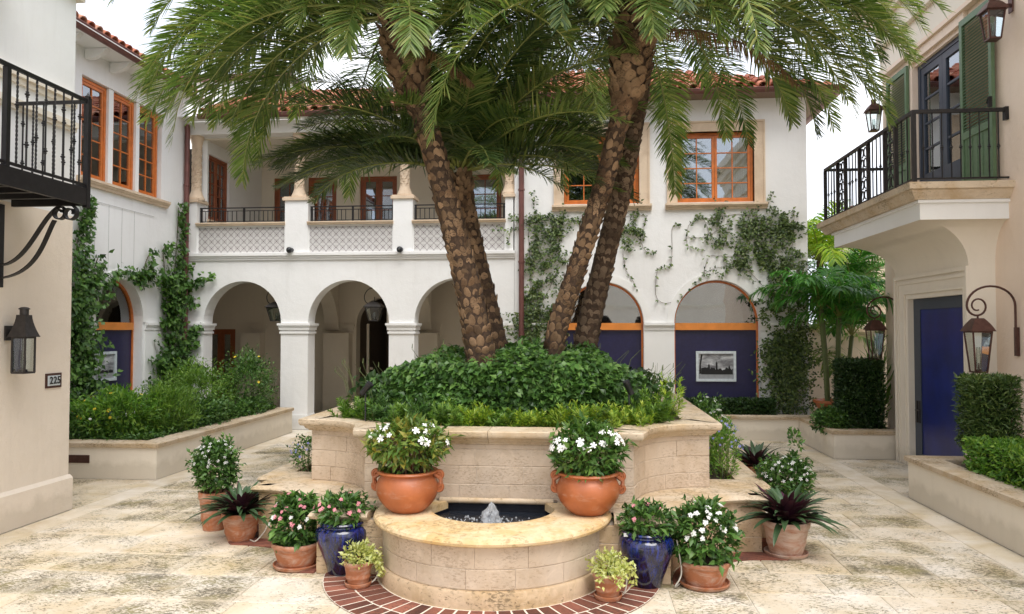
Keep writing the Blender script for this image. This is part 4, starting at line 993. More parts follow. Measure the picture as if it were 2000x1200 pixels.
bench = empty('stone_bench', (FX, 6.4, 0), 'low travertine bench curving in coves round the front of the raised planter', 'bench')
bx, by, fx_, fy = 2.23, 6.66, 1.36, 5.76
cove = arc(FX + bx, fy, bx - fx_, 180, 90, 14)
cove = [(x, fy + (y - fy) * (by - fy) / (bx - fx_)) for x, y in cove]
rtb = [(FX + .80, fy), (FX + fx_, fy)] + cove[1:] + [(FX + bx, 7.05)]
rtc = [(FX + .945, fy)] + rtb[1:]
for P, Pcp, sd in ((rtb, rtc, 1), (mir(rtb), mir(rtc), 2)):
    m = MB(); sweep(m, P, [(-.40, 0), (-.004, 0), (-.004, SH - .07), (-.40, SH - .07)]); m.build('bench_core', M['mortar'], bench)
    courses(P, [(.0, .13), (.13, .29), (.29, SH - .065)], .40, 'stone_block', M['trav_lo'] if False else M['trav_lo'], bench, thick=.0018, gap=.003, seed=10 + sd)
    copings(Pcp, [(-.30, SH - .065), (.02, SH - .065), (.045, SH - .055), (.058, SH - .032), (.045, SH - .010), (.02, SH), (-.30, SH)], .85, 'bench_top', M['coping'], bench, seed=14 + sd)
# seat slabs between coping and planter wall
def resample(P, n):
    L = plen(P)[-1]; return [subpath(P, L * i / n, L * i / n + 1e-6)[0] for i in range(n)] + [P[-1]]
for s in (1, -1):
    inner = resample([(FX + .50, yf + .02), (FX + hc, yf + .02)] + [(x, y + .02) for x, y in arc(FX + ho, yf, yc - yf, 180, 90, 12)[1:]] + [(FX + ho + .02, 7.0)], 44)
    outer = resample([(FX + .50, fy + .1)] + offset_path(rtb, -.16), 44)
    m = MB(); V = []
    for a, b in zip(inner, outer): V += [(FX + s * (a[0] - FX), a[1], SH - .003), (FX + s * (b[0] - FX), b[1], SH - .003)]
    m.add(V, [(2 * i, 2 * i + 1, 2 * i + 3, 2 * i + 2) for i in range(44)]); m.build('seat_slab', M['coping'], bench)
for s in (1, -1):
    m = MB(); m.box((FX + s * (ho - .02), 6.72, SH - .05), (FX + s * (bx - .02), 7.045, SH + .0015)); m.box((FX + s * (ho - .02), 7.0, SH - .05), (FX + s * (bx + .035), 7.06, SH + .0018)); m.build('seat_slab', M['coping'], bench)
# side beds --------------------------------------------------------------
for s, nm in ((1, 'right'), (-1, 'left')):
    bd = empty('low_side_bed', (FX + s * 2.15, 8.3, 0), ('low travertine planting bed on the %s flank of the raised planter' % nm), 'planter', 'low beds flanking the raised planter')
    P = [(FX + .0 + 1.86, 7.08), (FX + 2.36, 7.08), (FX + 2.36, 10.0)]
    if s < 0: P = mir(P)
    m = MB(); sweep(m, P, [(-.1, 0), (-.004, 0), (-.004, SH - .07), (-.1, SH - .07)]); m.build('bed_core', M['mortar'], bd)
    courses(P, [(.0, .13), (.13, .29), (.29, SH - .065)], .45, 'stone_block', M['trav_lo'], bd, thick=.0018, gap=.003, seed=20 + s)
    copings(P, [(-.22, SH - .065), (.02, SH - .065), (.045, SH - .05), (.055, SH - .03), (.045, SH - .01), (.02, SH + .003), (-.22, SH + .003)], .8, 'coping_stone', M['coping'], bd, seed=24 + s)
    x0, x1 = sorted((FX + s * 1.84, FX + s * 2.30)); m = MB(); m.box((x0, 7.2, .1), (x1, 10.0, SH - .06)); m.build('soil', M['soil'], bd)
# fountain basin ----------------------------------------------------------
fn = empty('fountain_basin', (FX, 6.0, 0), 'round fronted travertine fountain basin with golden rim and bubbling water', 'fountain')
cy_ = 5.98; R = .86; 
bp_ = [(FX - R, 6.20)] + arc(FX, cy_, R, 180, 360, 40) + [(FX + R, 6.20)]
m = MB(); sweep(m, bp_, [(-.20, 0), (-.004, 0), (-.004, SH - .06), (-.20, SH - .06)]); m.build('basin_core', M['mortar'], fn)
m = MB(); sweep(m, bp_, [(-.004, 0), (.034, 0), (.034, .115), (.026, .128), (-.004, .13)]); m.build('basin_plinth', M['trav_lo'], fn, smooth=True)
courses(bp_, [(.132, .27), (.27, SH - .062)], .36, 'stone_block', M['trav'], fn, thick=.003, gap=.003, seed=33)
# rim: top slab with half round opening
po = [(FX - R - .075, 6.19)] + arc(FX, cy_, R + .075, 180, 360, 48) + [(FX + R + .075, 6.19)]
sd = arc(FX, 5.99, .49, 180, 360, 48); pi_ = [(FX - .40, 6.19)] + sd + [(FX + .40, 6.19)]
m = MB(); zt = SH; nn = len(po)
ring = lambda off, z: [(x, y, z) for x, y in offset_path(po, off)]
prof = [(-.10, zt - .062), (-.03, zt - .06), (-.006, zt - .048), (0, zt - .030), (-.008, zt - .010), (-.03, zt)]
V = []
for o_, z in prof: V += ring(o_, z)
V += [(x, y, zt) for x, y in pi_] + [(x, y, zt - .062) for x, y in pi_]
F = []
for j in range(len(prof) + 1):
    for i in range(nn - 1): F.append((j * nn + i, j * nn + i + 1, (j + 1) * nn + i + 1, (j + 1) * nn + i))
m.add(V, F); m.build('basin_rim', M['coping_y'], fn, smooth=True)
m = MB(); sweep(m, pi_, [(0, .12), (.02, .12), (.02, zt - .062), (0, zt - .062)]); m.build('pool_wall', M['pool'], fn)
m = MB(); m.tube([(FX - .47, 6.195, SH + .005), (FX + .47, 6.195, SH + .005)], .024, 10); m.build('back_ledge', M['coping'], fn, smooth=True)
m = MB(); m.box((FX - .5, 6.20, .1), (FX + .5, 6.215, SH)); m.box((FX - .55, 5.45, .1), (FX + .55, 6.21, .14)); m.build('pool_floor', M['pool'], fn)
n = 60; V = []; F = []; rw = np.random.RandomState(3)
zz = lambda x, y: .405 + .006 * sin(30 * math.hypot(x - FX, y - 5.82)) * math.exp(-3 * math.hypot(x - FX, y - 5.82)) + .002 * sin(40 * x) * sin(37 * y)
for i in range(n + 1):
    for j in range(n + 1):
        x = FX - .485 + .97 * i / n; y = 5.50 + .70 * j / n; V.append((x, y, zz(x, y)))
F = [(i * (n + 1) + j, (i + 1) * (n + 1) + j, (i + 1) * (n + 1) + j + 1, i * (n + 1) + j + 1) for i in range(n) for j in range(n)
     if math.hypot(V[i * (n + 1) + j][0] - FX, V[i * (n + 1) + j][1] - 5.99) < .505 or V[i * (n + 1) + j][1] > 5.99]
m = MB(); m.add(V, F); m.build('water', M['water'], fn, smooth=True)
rj = np.random.RandomState(9); m = MB()
def froth(cx, cy, z0, h, r0, r1, n=22, K=16):
    V = []; F = []; ph = rj.rand(4) * 6
    for i in range(K + 1):
        t = i / K; r = r0 * (1 - t) ** .9 + r1 * (1 - t ** 5)
        for k in range(n):
            q = 2 * pi * k / n; rr = r * (1 + .22 * sin(3 * q + ph[0] + 7 * t) + .14 * sin(5 * q + ph[1] - 9 * t) + rj.uniform(-.14, .14)) if i < K else .0015
            V.append((cx + .012 * sin(6 * t + ph[2]) + rr * cos(q), cy + rr * sin(q), z0 + h * t + rj.uniform(-.005, .005)))
    for i in range(K):
        for k in range(n): F.append((i * n + k, i * n + (k + 1) % n, (i + 1) * n + (k + 1) % n, (i + 1) * n + k))
    m.add(V, F)
froth(FX, 5.80, .40, .175, .045, .026)
for i in range(13):
    a = i * 2.4 + rj.rand(); r = .018 + .055 * rj.rand(); froth(FX + r * cos(a), 5.80 + r * sin(a), .40, .13 * (1 - r / .09) + .02 + .03 * rj.rand(), .018, .014, 12, 9)
m.build('water_jet', M['foam'], fn, smooth=True)
m = MB()
for i in range(150):
    a = rj.rand() * 6.28; r = .10 + .33 * rj.rand() ** .8; x, y = FX + r * cos(a) * 1.15, 5.80 + r * sin(a) * .6
    if math.hypot(x - FX, y - 5.99) > .46 and y < 5.99: continue
    s = .004 + .006 * rj.rand(); z = .41 + .02 * rj.rand() * (r < .2)
    m.lathe([(.001, -s), (s * .8, -s * .5), (s, 0), (s * .7, s * .6), (.001, s)], 6, (x, y, z))
m.build('splash_drops', M['foam'], fn, smooth=True, kind='stuff')

# brick band round the basin and bench --------------------------------------
bb = empty('brick_edging', (FX, 5.6, 0)); bb['kind'] = 'structure'
rb_ = random.Random(4)
def brick_poly(pts, h=.012):
    m = MB(); n = len(pts); h += rb_.uniform(-.002, .002)
    c = np.mean(np.array(pts), 0); inn = [tuple(c + (np.array(p) - c) * .94) for p in pts]
    V = [(x, y, -.01) for x, y in pts] + [(x, y, h - .004) for x, y in pts] + [(x, y, h) for x, y in inn]
    F = [(i, (i + 1) % n, n + (i + 1) % n, n + i) for i in range(n)] + [(n + i, n + (i + 1) % n, 2 * n + (i + 1) % n, 2 * n + i) for i in range(n)] + [tuple(range(2 * n, 3 * n))]
    m.add(V, F); m.build('brick', M['brick'], bb)
for r0, r1 in ((.905, 1.10), (1.11, 1.305)):
    L = pi * (r0 + r1) / 2; n = int(L / .10); a = pi
    for i in range(n):
        a0 = pi + pi * i / n + .007; a1 = pi + pi * (i + 1) / n - .007
        p = [(FX + r * cos(t), cy_ + r * sin(t)) for r, t in ((r0, a0), (r1, a0), (r1, a1), (r0, a1))]
        brick_poly(p)
m = MB(); V = [(FX + r * cos(pi + pi * i / 40), cy_ + r * sin(pi + pi * i / 40), .0085) for i in range(41) for r in (.80, 1.31)]
m.add(V, [(2 * i, 2 * i + 2, 2 * i + 3, 2 * i + 1) for i in range(40)]); m.build('mortar_bed', M['mortar'], bb)
for s in (1, -1):        # one soldier course following the foot of the bench
    Pb = [(FX + 1.31, fy), (FX + fx_, fy)] if False else None
    Q = [(FX + fx_ + .005, fy - .0)] + [(x, y) for x, y in cove[1:]] + [(FX + bx, by + .62)]
    L = plen(Q)[-1]; n = int(L / .105); A = offset_path(Q, .012); Bp = offset_path(Q, .225)
    for i in range(n):
        ra, rb2 = resample(A, n), resample(Bp, n)
        p = [ra[i], rb2[i], rb2[i + 1], ra[i + 1]]; c = np.mean(np.array(p), 0); p = [tuple(c + (np.array(q) - c) * .95) for q in p]
        if math.dist(p[1], p[2]) < .03: continue
        brick_poly([(FX + s * (x - FX), y) for x, y in p][::s])

# ---------------------------------------------------------------- low planters along the buildings
def low_planter(P, label, grp, h=.46, seed=1, mat='cream', fill=None, width=.30):
    o = empty('garden_bed_wall', (sum(p[0] for p in P) / len(P), sum(p[1] for p in P) / len(P), 0), label, 'planter', grp)
    m = MB(); sweep(m, P, [(-.24, 0), (0, 0), (0, h - .055), (-.24, h - .055)]); m.build('rendered_wall', M[mat], o)
    copings(P, [(-width + .03, h - .055), (.03, h - .055), (.033, h - .05), (.033, h - .004), (.028, h), (-width + .03, h)], 1.0, 'coping_stone', M['coping'], o, seed=seed)
    if fill:
        for a, b in fill: m = MB(); m.box((a[0], a[1], .05), (b[0], b[1], h - .08)); m.build('soil', M['soil'], o)
    return o
lp = low_planter([(-7.7, 9.13), (-5.40, 9.13), (-5.40, 13.6)], 'cream walled garden bed with stone coping below the three tall windows', 'garden beds along the walls', .46, 2, fill=[((-7.7, 9.3), (-5.6, 13.9))])
m = MB(); m.box((-6.62, 9.118, .20), (-6.30, 9.135, .30)); vn = m.build('wall_vent', M['bronze'], lp)
for i in range(5): m = MB(); m.box((-6.61, 9.110, .208 + i * .018), (-6.31, 9.120, .216 + i * .018)); m.build('louvre', M['bronze'], vn)
low_planter([(1.6, 13.35), (3.67, 13.35), (3.67, 11.57), (4.83, 11.57)], 'cream stepped bed wall beside the portal door holding the potted palm', 'garden beds along the walls', .42, 5, fill=[((1.6, 13.5), (4.0, 13.95)), ((3.8, 11.7), (4.86, 14.5))])
low_planter([(4.55, 9.0), (3.67, 9.0), (3.67, 2.5)], 'cream garden bed wall with stone coping at the right edge of the courtyard', 'garden beds along the walls', .47, 7, fill=[((3.85, 2.5), (4.83, 8.8))])

# ---------------------------------------------------------------- behind, on the right
bwl = empty('boundary_wall', (5.0, 14.7, 0), 'beige boundary wall behind the potted palm', 'wall')
m = MB(); m.box((4.03, 14.6, 0), (8.0, 14.8, 1.86)); m.build('wall', M['tan'], bwl); m = MB(); m.box((4.03, 14.56, 1.86), (8.0, 14.84, 1.92)); m.build('wall_coping', M['coping'], bwl)
ph = empty('neighbour_house', (7.2, 18, 0), 'pale pink neighbouring house with tiled roof behind the boundary wall', 'house')
m = MB(); m.box((6.35, 17, 0), (12, 20, 4.2)); m.build('wall', M['pink'], ph)
tiled_roof(ph, (6.1, 16.8, 4.2), (12, 16.8, 4.2), (0, 1, 0), 22, 1.4)
ph2 = empty('far_gable_house', (-11, 22, 0), 'white gabled house far behind the left wing with a dark gutter line', 'house')
m = MB(); m.box((-16, 21, 0), (-8.6, 24, 9.2)); m.build('wall', M['white'], ph2); m = MB(); m.box((-16, 20.8, 9.2), (-8.4, 24, 9.35)); m.build('gutter', M['copper'], ph2)

op = empty('opposite_building', (0, -16, 0), 'cream building closing the courtyard behind the viewpoint, only mirrored in the shop windows', 'building')
m = MB(); T9 = lambda u, w, v: (u, -16.0 + w, v); wall_holes(m, T9, -14, 14, 0, 6.6, [(-6 + 3 * k, -4.4 + 3 * k, -.01, 2.1, 1.0) for k in range(4)], 0, -.4); m.build('wall', M['tan'], op)
m = MB(); m.box((-14, -19, 0), (14, -18.8, 6.6)); m.build('rear_wall', M['dim'], op)
m = MB()
for z0, z1, o_ in ((3.2, 3.3, .05), (3.3, 3.42, .09), (6.3, 6.45, .12), (6.45, 6.6, .2)): m.box((-14, -16.0, z0), (14, -16.0 + o_, z1))
m.build('string_course', M['cream'], op)
tiled_roof(op, (14, -15.6, 6.6), (-14, -15.6, 6.6), (0, -1, 0), 22, 2.0)
# ---------------------------------------------------------------- palms
def frond_arrays(L, a0, a1, n, leafL, leafW, rs, vee=.5, droop=.5, plump=.55, s0=.10, sway=0.0, pw=1.15, ragged=0.0):
    """feather leaf in its own frame: starts at 0, grows along +X, gravity is -Z"""
    K = 40; ds = L / K; p = np.zeros(3); pts = [p.copy()]; tans = []
    for i in range(K):
        t = (i + .5) / K; a = a0 + (a1 - a0) * t ** pw; yaw = sway * t
        d = np.array([cos(a) * cos(yaw), cos(a) * sin(yaw), sin(a)]); p = p + d * ds; pts.append(p.copy()); tans.append(d)
    tans.append(tans[-1]); pts = np.array(pts); tans = np.array(tans)
    s = np.linspace(s0, 1, n); Vs = []; Fs = []; b = 0
    for side in (-1, 1):
        ss = np.clip(s + rs.uniform(-.3, .3, n) / n, 0, .999); k = ss * K; i0 = k.astype(int); fr = (k - i0)[:, None]
        P = pts[i0] * (1 - fr) + pts[np.minimum(i0 + 1, K)] * fr; T = unit(tans[i0])
        side_v = unit(np.cross(T, np.array([0, 0, 1.0]))) * side; up = unit(np.cross(side_v * side, T))
        fwd = .35 + .95 * ss ** 1.5 + rs.normal(scale=.10, size=n)
        ang = vee + rs.normal(scale=.28, size=n)
        D = unit(side_v * np.cos(ang)[:, None] + up * np.sin(ang)[:, None] + T * fwd[:, None])
        prof = np.clip(np.sin(np.pi * np.clip((ss - s0 * .6) / (1 - s0 * .6), 0, 1) ** .8 * .93 + .12), .12, 1) ** plump
        ll = leafL * prof * rs.uniform(.85, 1.1, n); g = droop * (ll ** 1) * rs.uniform(.6, 1.4, n)
        if ragged: g += ragged * ll * rs.rand(n)
        wv = unit(np.cross(D, up)); w = leafW * rs.uniform(.8, 1.15, n)
        Z = np.array([0, 0, -1.0])
        q1 = P + D * (ll * .4)[:, None] + Z * (g * .10)[:, None]; q2 = P + D * (ll * .75)[:, None] + Z * (g * .42)[:, None]; q3 = P + D * (ll * .97)[:, None] + Z * (g * .85)[:, None]
        V = np.stack([P - wv * (w * .25)[:, None], P + wv * (w * .25)[:, None], q1 - wv * (w * .5)[:, None], q1 + wv * (w * .5)[:, None], q2 - wv * (w * .38)[:, None], q2 + wv * (w * .38)[:, None], q3], 1).reshape(-1, 3)
        kk = np.arange(n) * 7; F = np.stack([np.stack([kk, kk + 1, kk + 3], 1), np.stack([kk, kk + 3, kk + 2], 1), np.stack([kk + 2, kk + 3, kk + 5], 1), np.stack([kk + 2, kk + 5, kk + 4], 1), np.stack([kk + 4, kk + 5, kk + 6], 1)], 1).reshape(-1, 3)
        Vs.append(V); Fs.append(F + b); b += len(V)
    return np.concatenate(Vs), np.concatenate(Fs), pts
def make_frond(parent, origin, az, L, a0, a1, n, leafL, leafW, mat, rs, rach=.016, stalk='rachis', roll=0.0, **kw):
    V, F, pts = frond_arrays(L, a0, a1, n, leafL, leafW, rs, **kw)
    me = npmesh('frond', V, F); o = link('frond', me, mat, parent, tuple(origin)); o.rotation_euler = (roll, 0, az)
    m = MB(); P = pts[::3]; m.tube(P, [rach * (1 - .8 * i / (len(P) - 1)) for i in range(len(P))], 5)
    m.build('stalk', M[stalk], o, smooth=True, world=False)
    return o
def knob_mesh(name, mat, flat=1.0):
    # rounded scute: outline in XY (Y up the trunk), Z outwards
    V = []; F = []
    out = [(0, -.52), (.34, -.36), (.50, 0), (.36, .34), (0, .50), (-.36, .34), (-.50, 0), (-.34, -.36)]
    for s, z in ((1.0, -.12), (.90, .10 * flat), (.62, .26 * flat)):
        for x, y in out: V.append((x * s, y * s + (1 - s) * .12, z + .10 * y * flat))
    V.append((0, .10, .24 * flat)); n = 8
    for r in range(2):
        for k in range(n): F.append((r * n + k, r * n + (k + 1) % n, (r + 1) * n + (k + 1) % n, (r + 1) * n + k))
    for k in range(n): F.append((2 * n + k, 2 * n + (k + 1) % n, 3 * n))
    me = npmesh(name, V, F, True); me.materials.append(mat); return me
KN = knob_mesh('leaf_base', M['boot'], 1.0); KF = knob_mesh('leaf_base', M['boot_f'], .7)
def interp(P, s):
    s = max(0, min(1, s)) * (len(P) - 1); i = min(int(s), len(P) - 2); f = s - i; return Vector(P[i]) * (1 - f) + Vector(P[i + 1]) * f
def smoothpath(P, n=40):
    P = [Vector(p) for p in P]; out = []
    Q = [P[0] * 2 - P[1]] + P + [P[-1] * 2 - P[-2]]
    for i in range(1, len(Q) - 2):
        for k in range(n // (len(P) - 1)):
            t = k / (n // (len(P) - 1)); a, b, c, d = Q[i - 1], Q[i], Q[i + 1], Q[i + 2]
            out.append(.5 * ((2 * b) + (c - a) * t + (2 * a - 5 * b + 4 * c - d) * t * t + (3 * b - a - 3 * c + d) * t ** 3))
    out.append(P[-1]); return out
def palm(label, path, radii, crown, knob, km, nring, nseg, seed, group, bootfrac=.80, fr=None, dead=3):
    rs = np.random.RandomState(seed)
    t = empty('palm_tree', path[0], label, 'palm tree', group)
    P = smoothpath(path, 48); N = len(P); base = Vector(path[0])
    rad = lambda s: float(np.interp(s, [x[0] for x in radii], [x[1] for x in radii]))
    m = MB(); m.tube([p for p in P], [rad(i / (N - 1)) for i in range(N)], 14); tr = m.build('trunk', M['trunk'], t, smooth=True)
    allk = []
    for j in range(nring):
        s = .02 + .97 * j / (nring - 1); p = interp(P, s); d = (interp(P, s + .02) - interp(P, s - .02)).normalized(); r = rad(s)
        a = d.cross(Vector((0, 1, 0))).normalized(); b = d.cross(a).normalized(); boot = s > bootfrac
        ns = nseg; plen_ = sum((P[i + 1] - P[i]).length for i in range(N - 1)) * .97 / (nring - 1)
        for k in range(ns):
            q = 2 * pi * (k + .5 * (j % 2)) / ns + rs.uniform(-.12, .12) + j * .10
            o_ = a * cos(q) + b * sin(q); w = 2 * pi * r / ns * knob; h = plen_ * (1.35 if not boot else 1.75)
            tilt = .22 if not boot else .50
            zax = (o_ * cos(tilt) + d * -sin(tilt)).normalized(); yax = (d - zax * d.dot(zax)).normalized(); xax = yax.cross(zax)
            R = Matrix((xax, yax, zax)).transposed().to_4x4() @ Matrix.Rotation(rs.uniform(-.35, .35), 4, 'Z') @ Matrix.Rotation(rs.uniform(-.22, .18), 4, 'X') @ Matrix.Rotation(rs.uniform(-.15, .15), 4, 'Y')
            hz = w * rs.uniform(.16, .42) * (1 if km is KN else .7) * (1.3 if boot else 1)
            pos = p + o_ * (r * (.97 if not boot else 1.03) + rs.uniform(-.006, .006)) + d * rs.uniform(-.014, .014) - base
            allk.append((o_.y, Matrix.Translation(pos) @ R @ Matrix.Diagonal((w * rs.uniform(.75, 1.12), h * rs.uniform(.7, 1.15), hz, 1))))
    allk.sort(key=lambda q: q[0]); restm = MB()
    for cnt, (_, Mx) in enumerate(allk):
        if cnt < 300: o = link('leaf_base', km, None, tr); o.matrix_basis = Mx
        else: restm.add([Mx @ v.co for v in km.vertices], [tuple(pp.vertices) for pp in km.polygons])
    if restm.v: restm.build('rear_leaf_bases', M['boot'] if km is KN else M['boot_f'], tr, kind='stuff', world=False, smooth=True)
    C = Vector(crown) - base; d = (P[-1] - P[-3]).normalized()
    return t, C, rs
G_P = 'palms growing out of the raised planter'
# tall left palm
pA, cA, rs = palm('tall palm leaning left over the planter, with a thick knobbly trunk in front', [(-.98, 7.72, .9), (-1.06, 7.72, 1.63), (-1.20, 7.74, 2.36), (-1.39, 7.76, 3.1), (-1.60, 7.78, 3.88), (-1.82, 7.8, 4.6), (-1.94, 7.8, 5.25)],
                  [(0, .185), (.2, .145), (.5, .125), (.74, .122), (.80, .17), (.90, .235), (1, .20)], (-1.95, 7.8, 5.25), 1.10, KN, 44, 11, 3, G_P, .78)
def crown(t, C, rs, specs, n, leafL, leafW, mat='frond', **kw):
    for (az, L, a0, a1) in specs:
        dirv = Vector((cos(radians(az)), sin(radians(az)), 0)); o = C + dirv * .10 + Vector((0, 0, .1 * sin(radians(a0))))
        mt = mat if not isinstance(mat, list) else mat[rs.randint(len(mat))]
        kk = dict(kw); kk.setdefault('sway', rs.uniform(-.25, .25))
        make_frond(t, o, radians(az), L, radians(a0), radians(a1), n, leafL, leafW, M[mt], rs, **kk)
spA = []
r_ = random.Random(21)
for i in range(44):
    az = (i * 137.5 + 20) % 360; lvl = i / 44.0
    a0 = 78 - 78 * lvl + r_.uniform(-6, 6); a1 = a0 - 95 - 10 * r_.random(); L = 2.75 + .4 * r_.random()
    if az > 215 and az < 325: L *= .50
    spA.append((az, L, a0, max(a1, -88)))
spA += [(178, 2.9, 34, -78), (186, 3.05, 26, -74), (170, 2.7, 42, -76), (196, 3.05, 20, -76), (162, 3.0, 26, -76), (182, 2.6, 50, -76), (174, 3.1, 18, -70), (188, 3.1, 14, -66), (205, 2.7, 14, -78), (190, 2.6, 10, -74), (150, 2.5, 16, -78), (174, 2.6, 18, -72), (166, 2.4, 6, -76), (200, 2.8, 40, -70), (158, 2.7, 48, -70), (184, 2.2, 0, -70)]
crown(pA, cA, rs, spA, 135, .43, .0185, droop=.18)
for az, L, a0, a1 in ((335, 1.15, -22, -48),):
    make_frond(pA, cA + Vector((0, 0, -.25)), radians(az), L, radians(a0), radians(a1), 80, .16, .016, M['frond_dead'], rs, droop=.8, stalk='stem_b', vee=-.2)
# small palm behind it
pB, cB, rs = palm('shorter palm tucked behind the tall left trunk, crown below the loggia eaves', [(-.82, 8.55, .9), (-.98, 8.57, 1.63), (-1.22, 8.6, 2.64), (-1.37, 8.6, 3.3), (-1.42, 8.6, 3.72)],
                  [(0, .15), (.6, .12), (.85, .125), (1, .11)], (-1.43, 8.6, 3.72), 1.1, KN, 32, 10, 5, G_P, .84)
spB = []
for i in range(34):
    az = (i * 137.5 + 75) % 360; lvl = i / 34.0; a0 = 86 - 68 * lvl + r_.uniform(-5, 5); spB.append((az, (2.1 + .25 * r_.random()) * (.62 if 225 < az < 315 else 1), a0, a0 - 58 - 12 * r_.random()))
spB += [(178, 2.2, 32, -30), (184, 2.3, 24, -26), (194, 2.2, 34, -34), (166, 2.2, 30, -30), (188, 2.0, 14, -30), (-8, 2.0, 34, -30), (6, 2.0, 30, -34), (-18, 1.9, 24, -34), (180, 2.1, 38, -26), (190, 2.1, 28, -32), (200, 2.0, 18, -38), (170, 2.1, 46, -18), (176, 2.0, 20, -24), (186, 2.1, 52, -14), (210, 1.7, 12, -44), (0, 1.9, 38, -28), (-12, 1.9, 28, -36), (-24, 1.8, 16, -42), (10, 1.9, 46, -20), (-4, 1.8, 12, -34), (-38, 1.5, 8, -44), (5, 1.9, 22, -26)]
crown(pB, cB, rs, spB, 120, .40, .018, ['frond', 'frond_dk'], droop=.15, vee=.35)
# right pair
pC, cC, rs = palm('front palm of the right pair, knobbly trunk curving up to the right', [(-.36, 8.0, .9), (-.30, 8.0, 1.79), (-.13, 8.0, 2.36), (.06, 8.0, 2.96), (.23, 8.0, 3.5), (.39, 8.0, 4.15), (.49, 8.0, 4.6), (.56, 8.0, 5.3)],
                  [(0, .115), (.35, .10), (.70, .10), (.80, .16), (.92, .21), (1, .17)], (.57, 8.0, 5.3), 1.1, KN, 46, 9, 7, G_P, .79)
spC = []
for i in range(46):
    az = (i * 137.5 + 200) % 360; lvl = i / 46.0; a0 = 80 - 76 * lvl + r_.uniform(-6, 6); L = 2.8 + .4 * r_.random()
    if 215 < az < 325: L *= .50
    spC.append((az, L, a0, max(a0 - 92 - 8 * r_.random(), -86)))
spC += [(0, 3.1, 42, -62), (-8, 3.15, 34, -60), (8, 3.05, 50, -58), (-18, 3.0, 28, -66), (16, 2.9, 36, -66), (4, 3.1, 26, -56), (-4, 3.1, 56, -50), (30, 2.6, 24, -72), (-30, 2.4, 22, -74), (12, 2.8, 20, -64), (-12, 2.9, 18, -60), (2, 2.7, 8, -58), (22, 2.4, 10, -70)]
crown(pC, cC, rs, spC, 135, .43, .0185, droop=.18)
for az, L, a0, a1 in ((8, 1.9, 12, -50),):
    make_frond(pC, cC + Vector((0, 0, -.25)), radians(az), L, radians(a0), radians(a1), 80, .16, .016, M['frond_dead'], rs, droop=.8, stalk='stem_b', vee=-.2)
pD, cD, rs = palm('rear palm of the right pair, smoother grey brown trunk', [(-.02, 8.55, .9), (.02, 8.55, 1.75), (.22, 8.6, 2.63), (.42, 8.6, 3.44), (.57, 8.6, 4.2), (.66, 8.65, 4.8), (.72, 8.7, 5.6)],
                  [(0, .155), (.3, .122), (.7, .105), (1, .12)], (.74, 8.7, 5.6), 1.2, KF, 52, 11, 9, G_P, .88)
spD = []
for i in range(42):
    az = (i * 137.5 + 110) % 360; lvl = i / 42.0; a0 = 75 - 72 * lvl + r_.uniform(-6, 6); spD.append((az, 2.7 + .4 * r_.random(), a0, max(a0 - 88 - 8 * r_.random(), -84)))
spD += [(185, 2.4, 30, -50), (200, 2.2, 20, -55), (170, 2.4, 16, -44), (150, 2.3, 14, -56)]
crown(pD, cD, rs, spD, 115, .42, .0185, ['frond', 'frond_dk'], droop=.2)

# ---------------------------------------------------------------- planting in the raised planter
rs = np.random.RandomState(41)
mass = empty('leafy_shrub_mass', (FX, 7.9, 1.0), 'dense mound of heart shaped deep green leaves filling the raised planter under the palms', 'shrub')
n = 15000; X = rs.uniform(-1, 1, n); Y = rs.uniform(-1, 1, n); X = np.sign(X) * np.abs(X) ** .9
hx, hy = 1.36, 1.10; rr = np.clip((np.abs(X) ** 3.2 + np.abs(Y) ** 3.2), 0, 1)
Zt = .98 + (.70 + .05 * np.sin(X * 5) + .06 * np.sin(X * 11 + 1) + .04 * np.sin(Y * 7)) * (1 - rr) ** .42
front = rs.rand(n) < .42
Z = Zt - rs.rand(n) ** 2 * .22
px = FX - .02 + X * hx; py = 7.98 + Y * hy
# front face leaves
th = rs.rand(n); py = np.where(front, 6.98 + .14 * th + .10 * np.sin(px * 6) * .6 + .30 * np.abs(X) ** 4, py); Z = np.where(front, 1.02 + .56 * th ** 1.0 * (1 - np.abs(X) ** 8 * .4), Z)
Pm = np.stack([px, py, Z], 1) + rs.normal(scale=.018, size=(n, 3))
D = np.stack([X * .6 + rs.normal(scale=.5, size=n), np.where(front, -.8, Y * .5 - .25) + rs.normal(scale=.45, size=n), np.where(front, -.35, .1) + rs.normal(scale=.3, size=n)], 1)
Nn = np.stack([rs.normal(scale=.35, size=n), np.where(front, -.7, -.2) + rs.normal(scale=.3, size=n), np.full(n, .8)], 1)
leaf_obj('foliage', leaf_arrays(Pm, D, Nn, .075 * rs.uniform(.6, 1.25, n), .056 * rs.uniform(.7, 1.2, n), .18, .2, .38), M['lf_mid'], mass)
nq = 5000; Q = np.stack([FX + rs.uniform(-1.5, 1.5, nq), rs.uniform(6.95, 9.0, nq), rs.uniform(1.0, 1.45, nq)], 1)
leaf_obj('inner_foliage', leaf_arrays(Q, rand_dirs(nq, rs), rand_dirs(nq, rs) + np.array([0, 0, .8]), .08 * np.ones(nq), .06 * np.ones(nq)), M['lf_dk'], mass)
m = MB(); rq = random.Random(3)
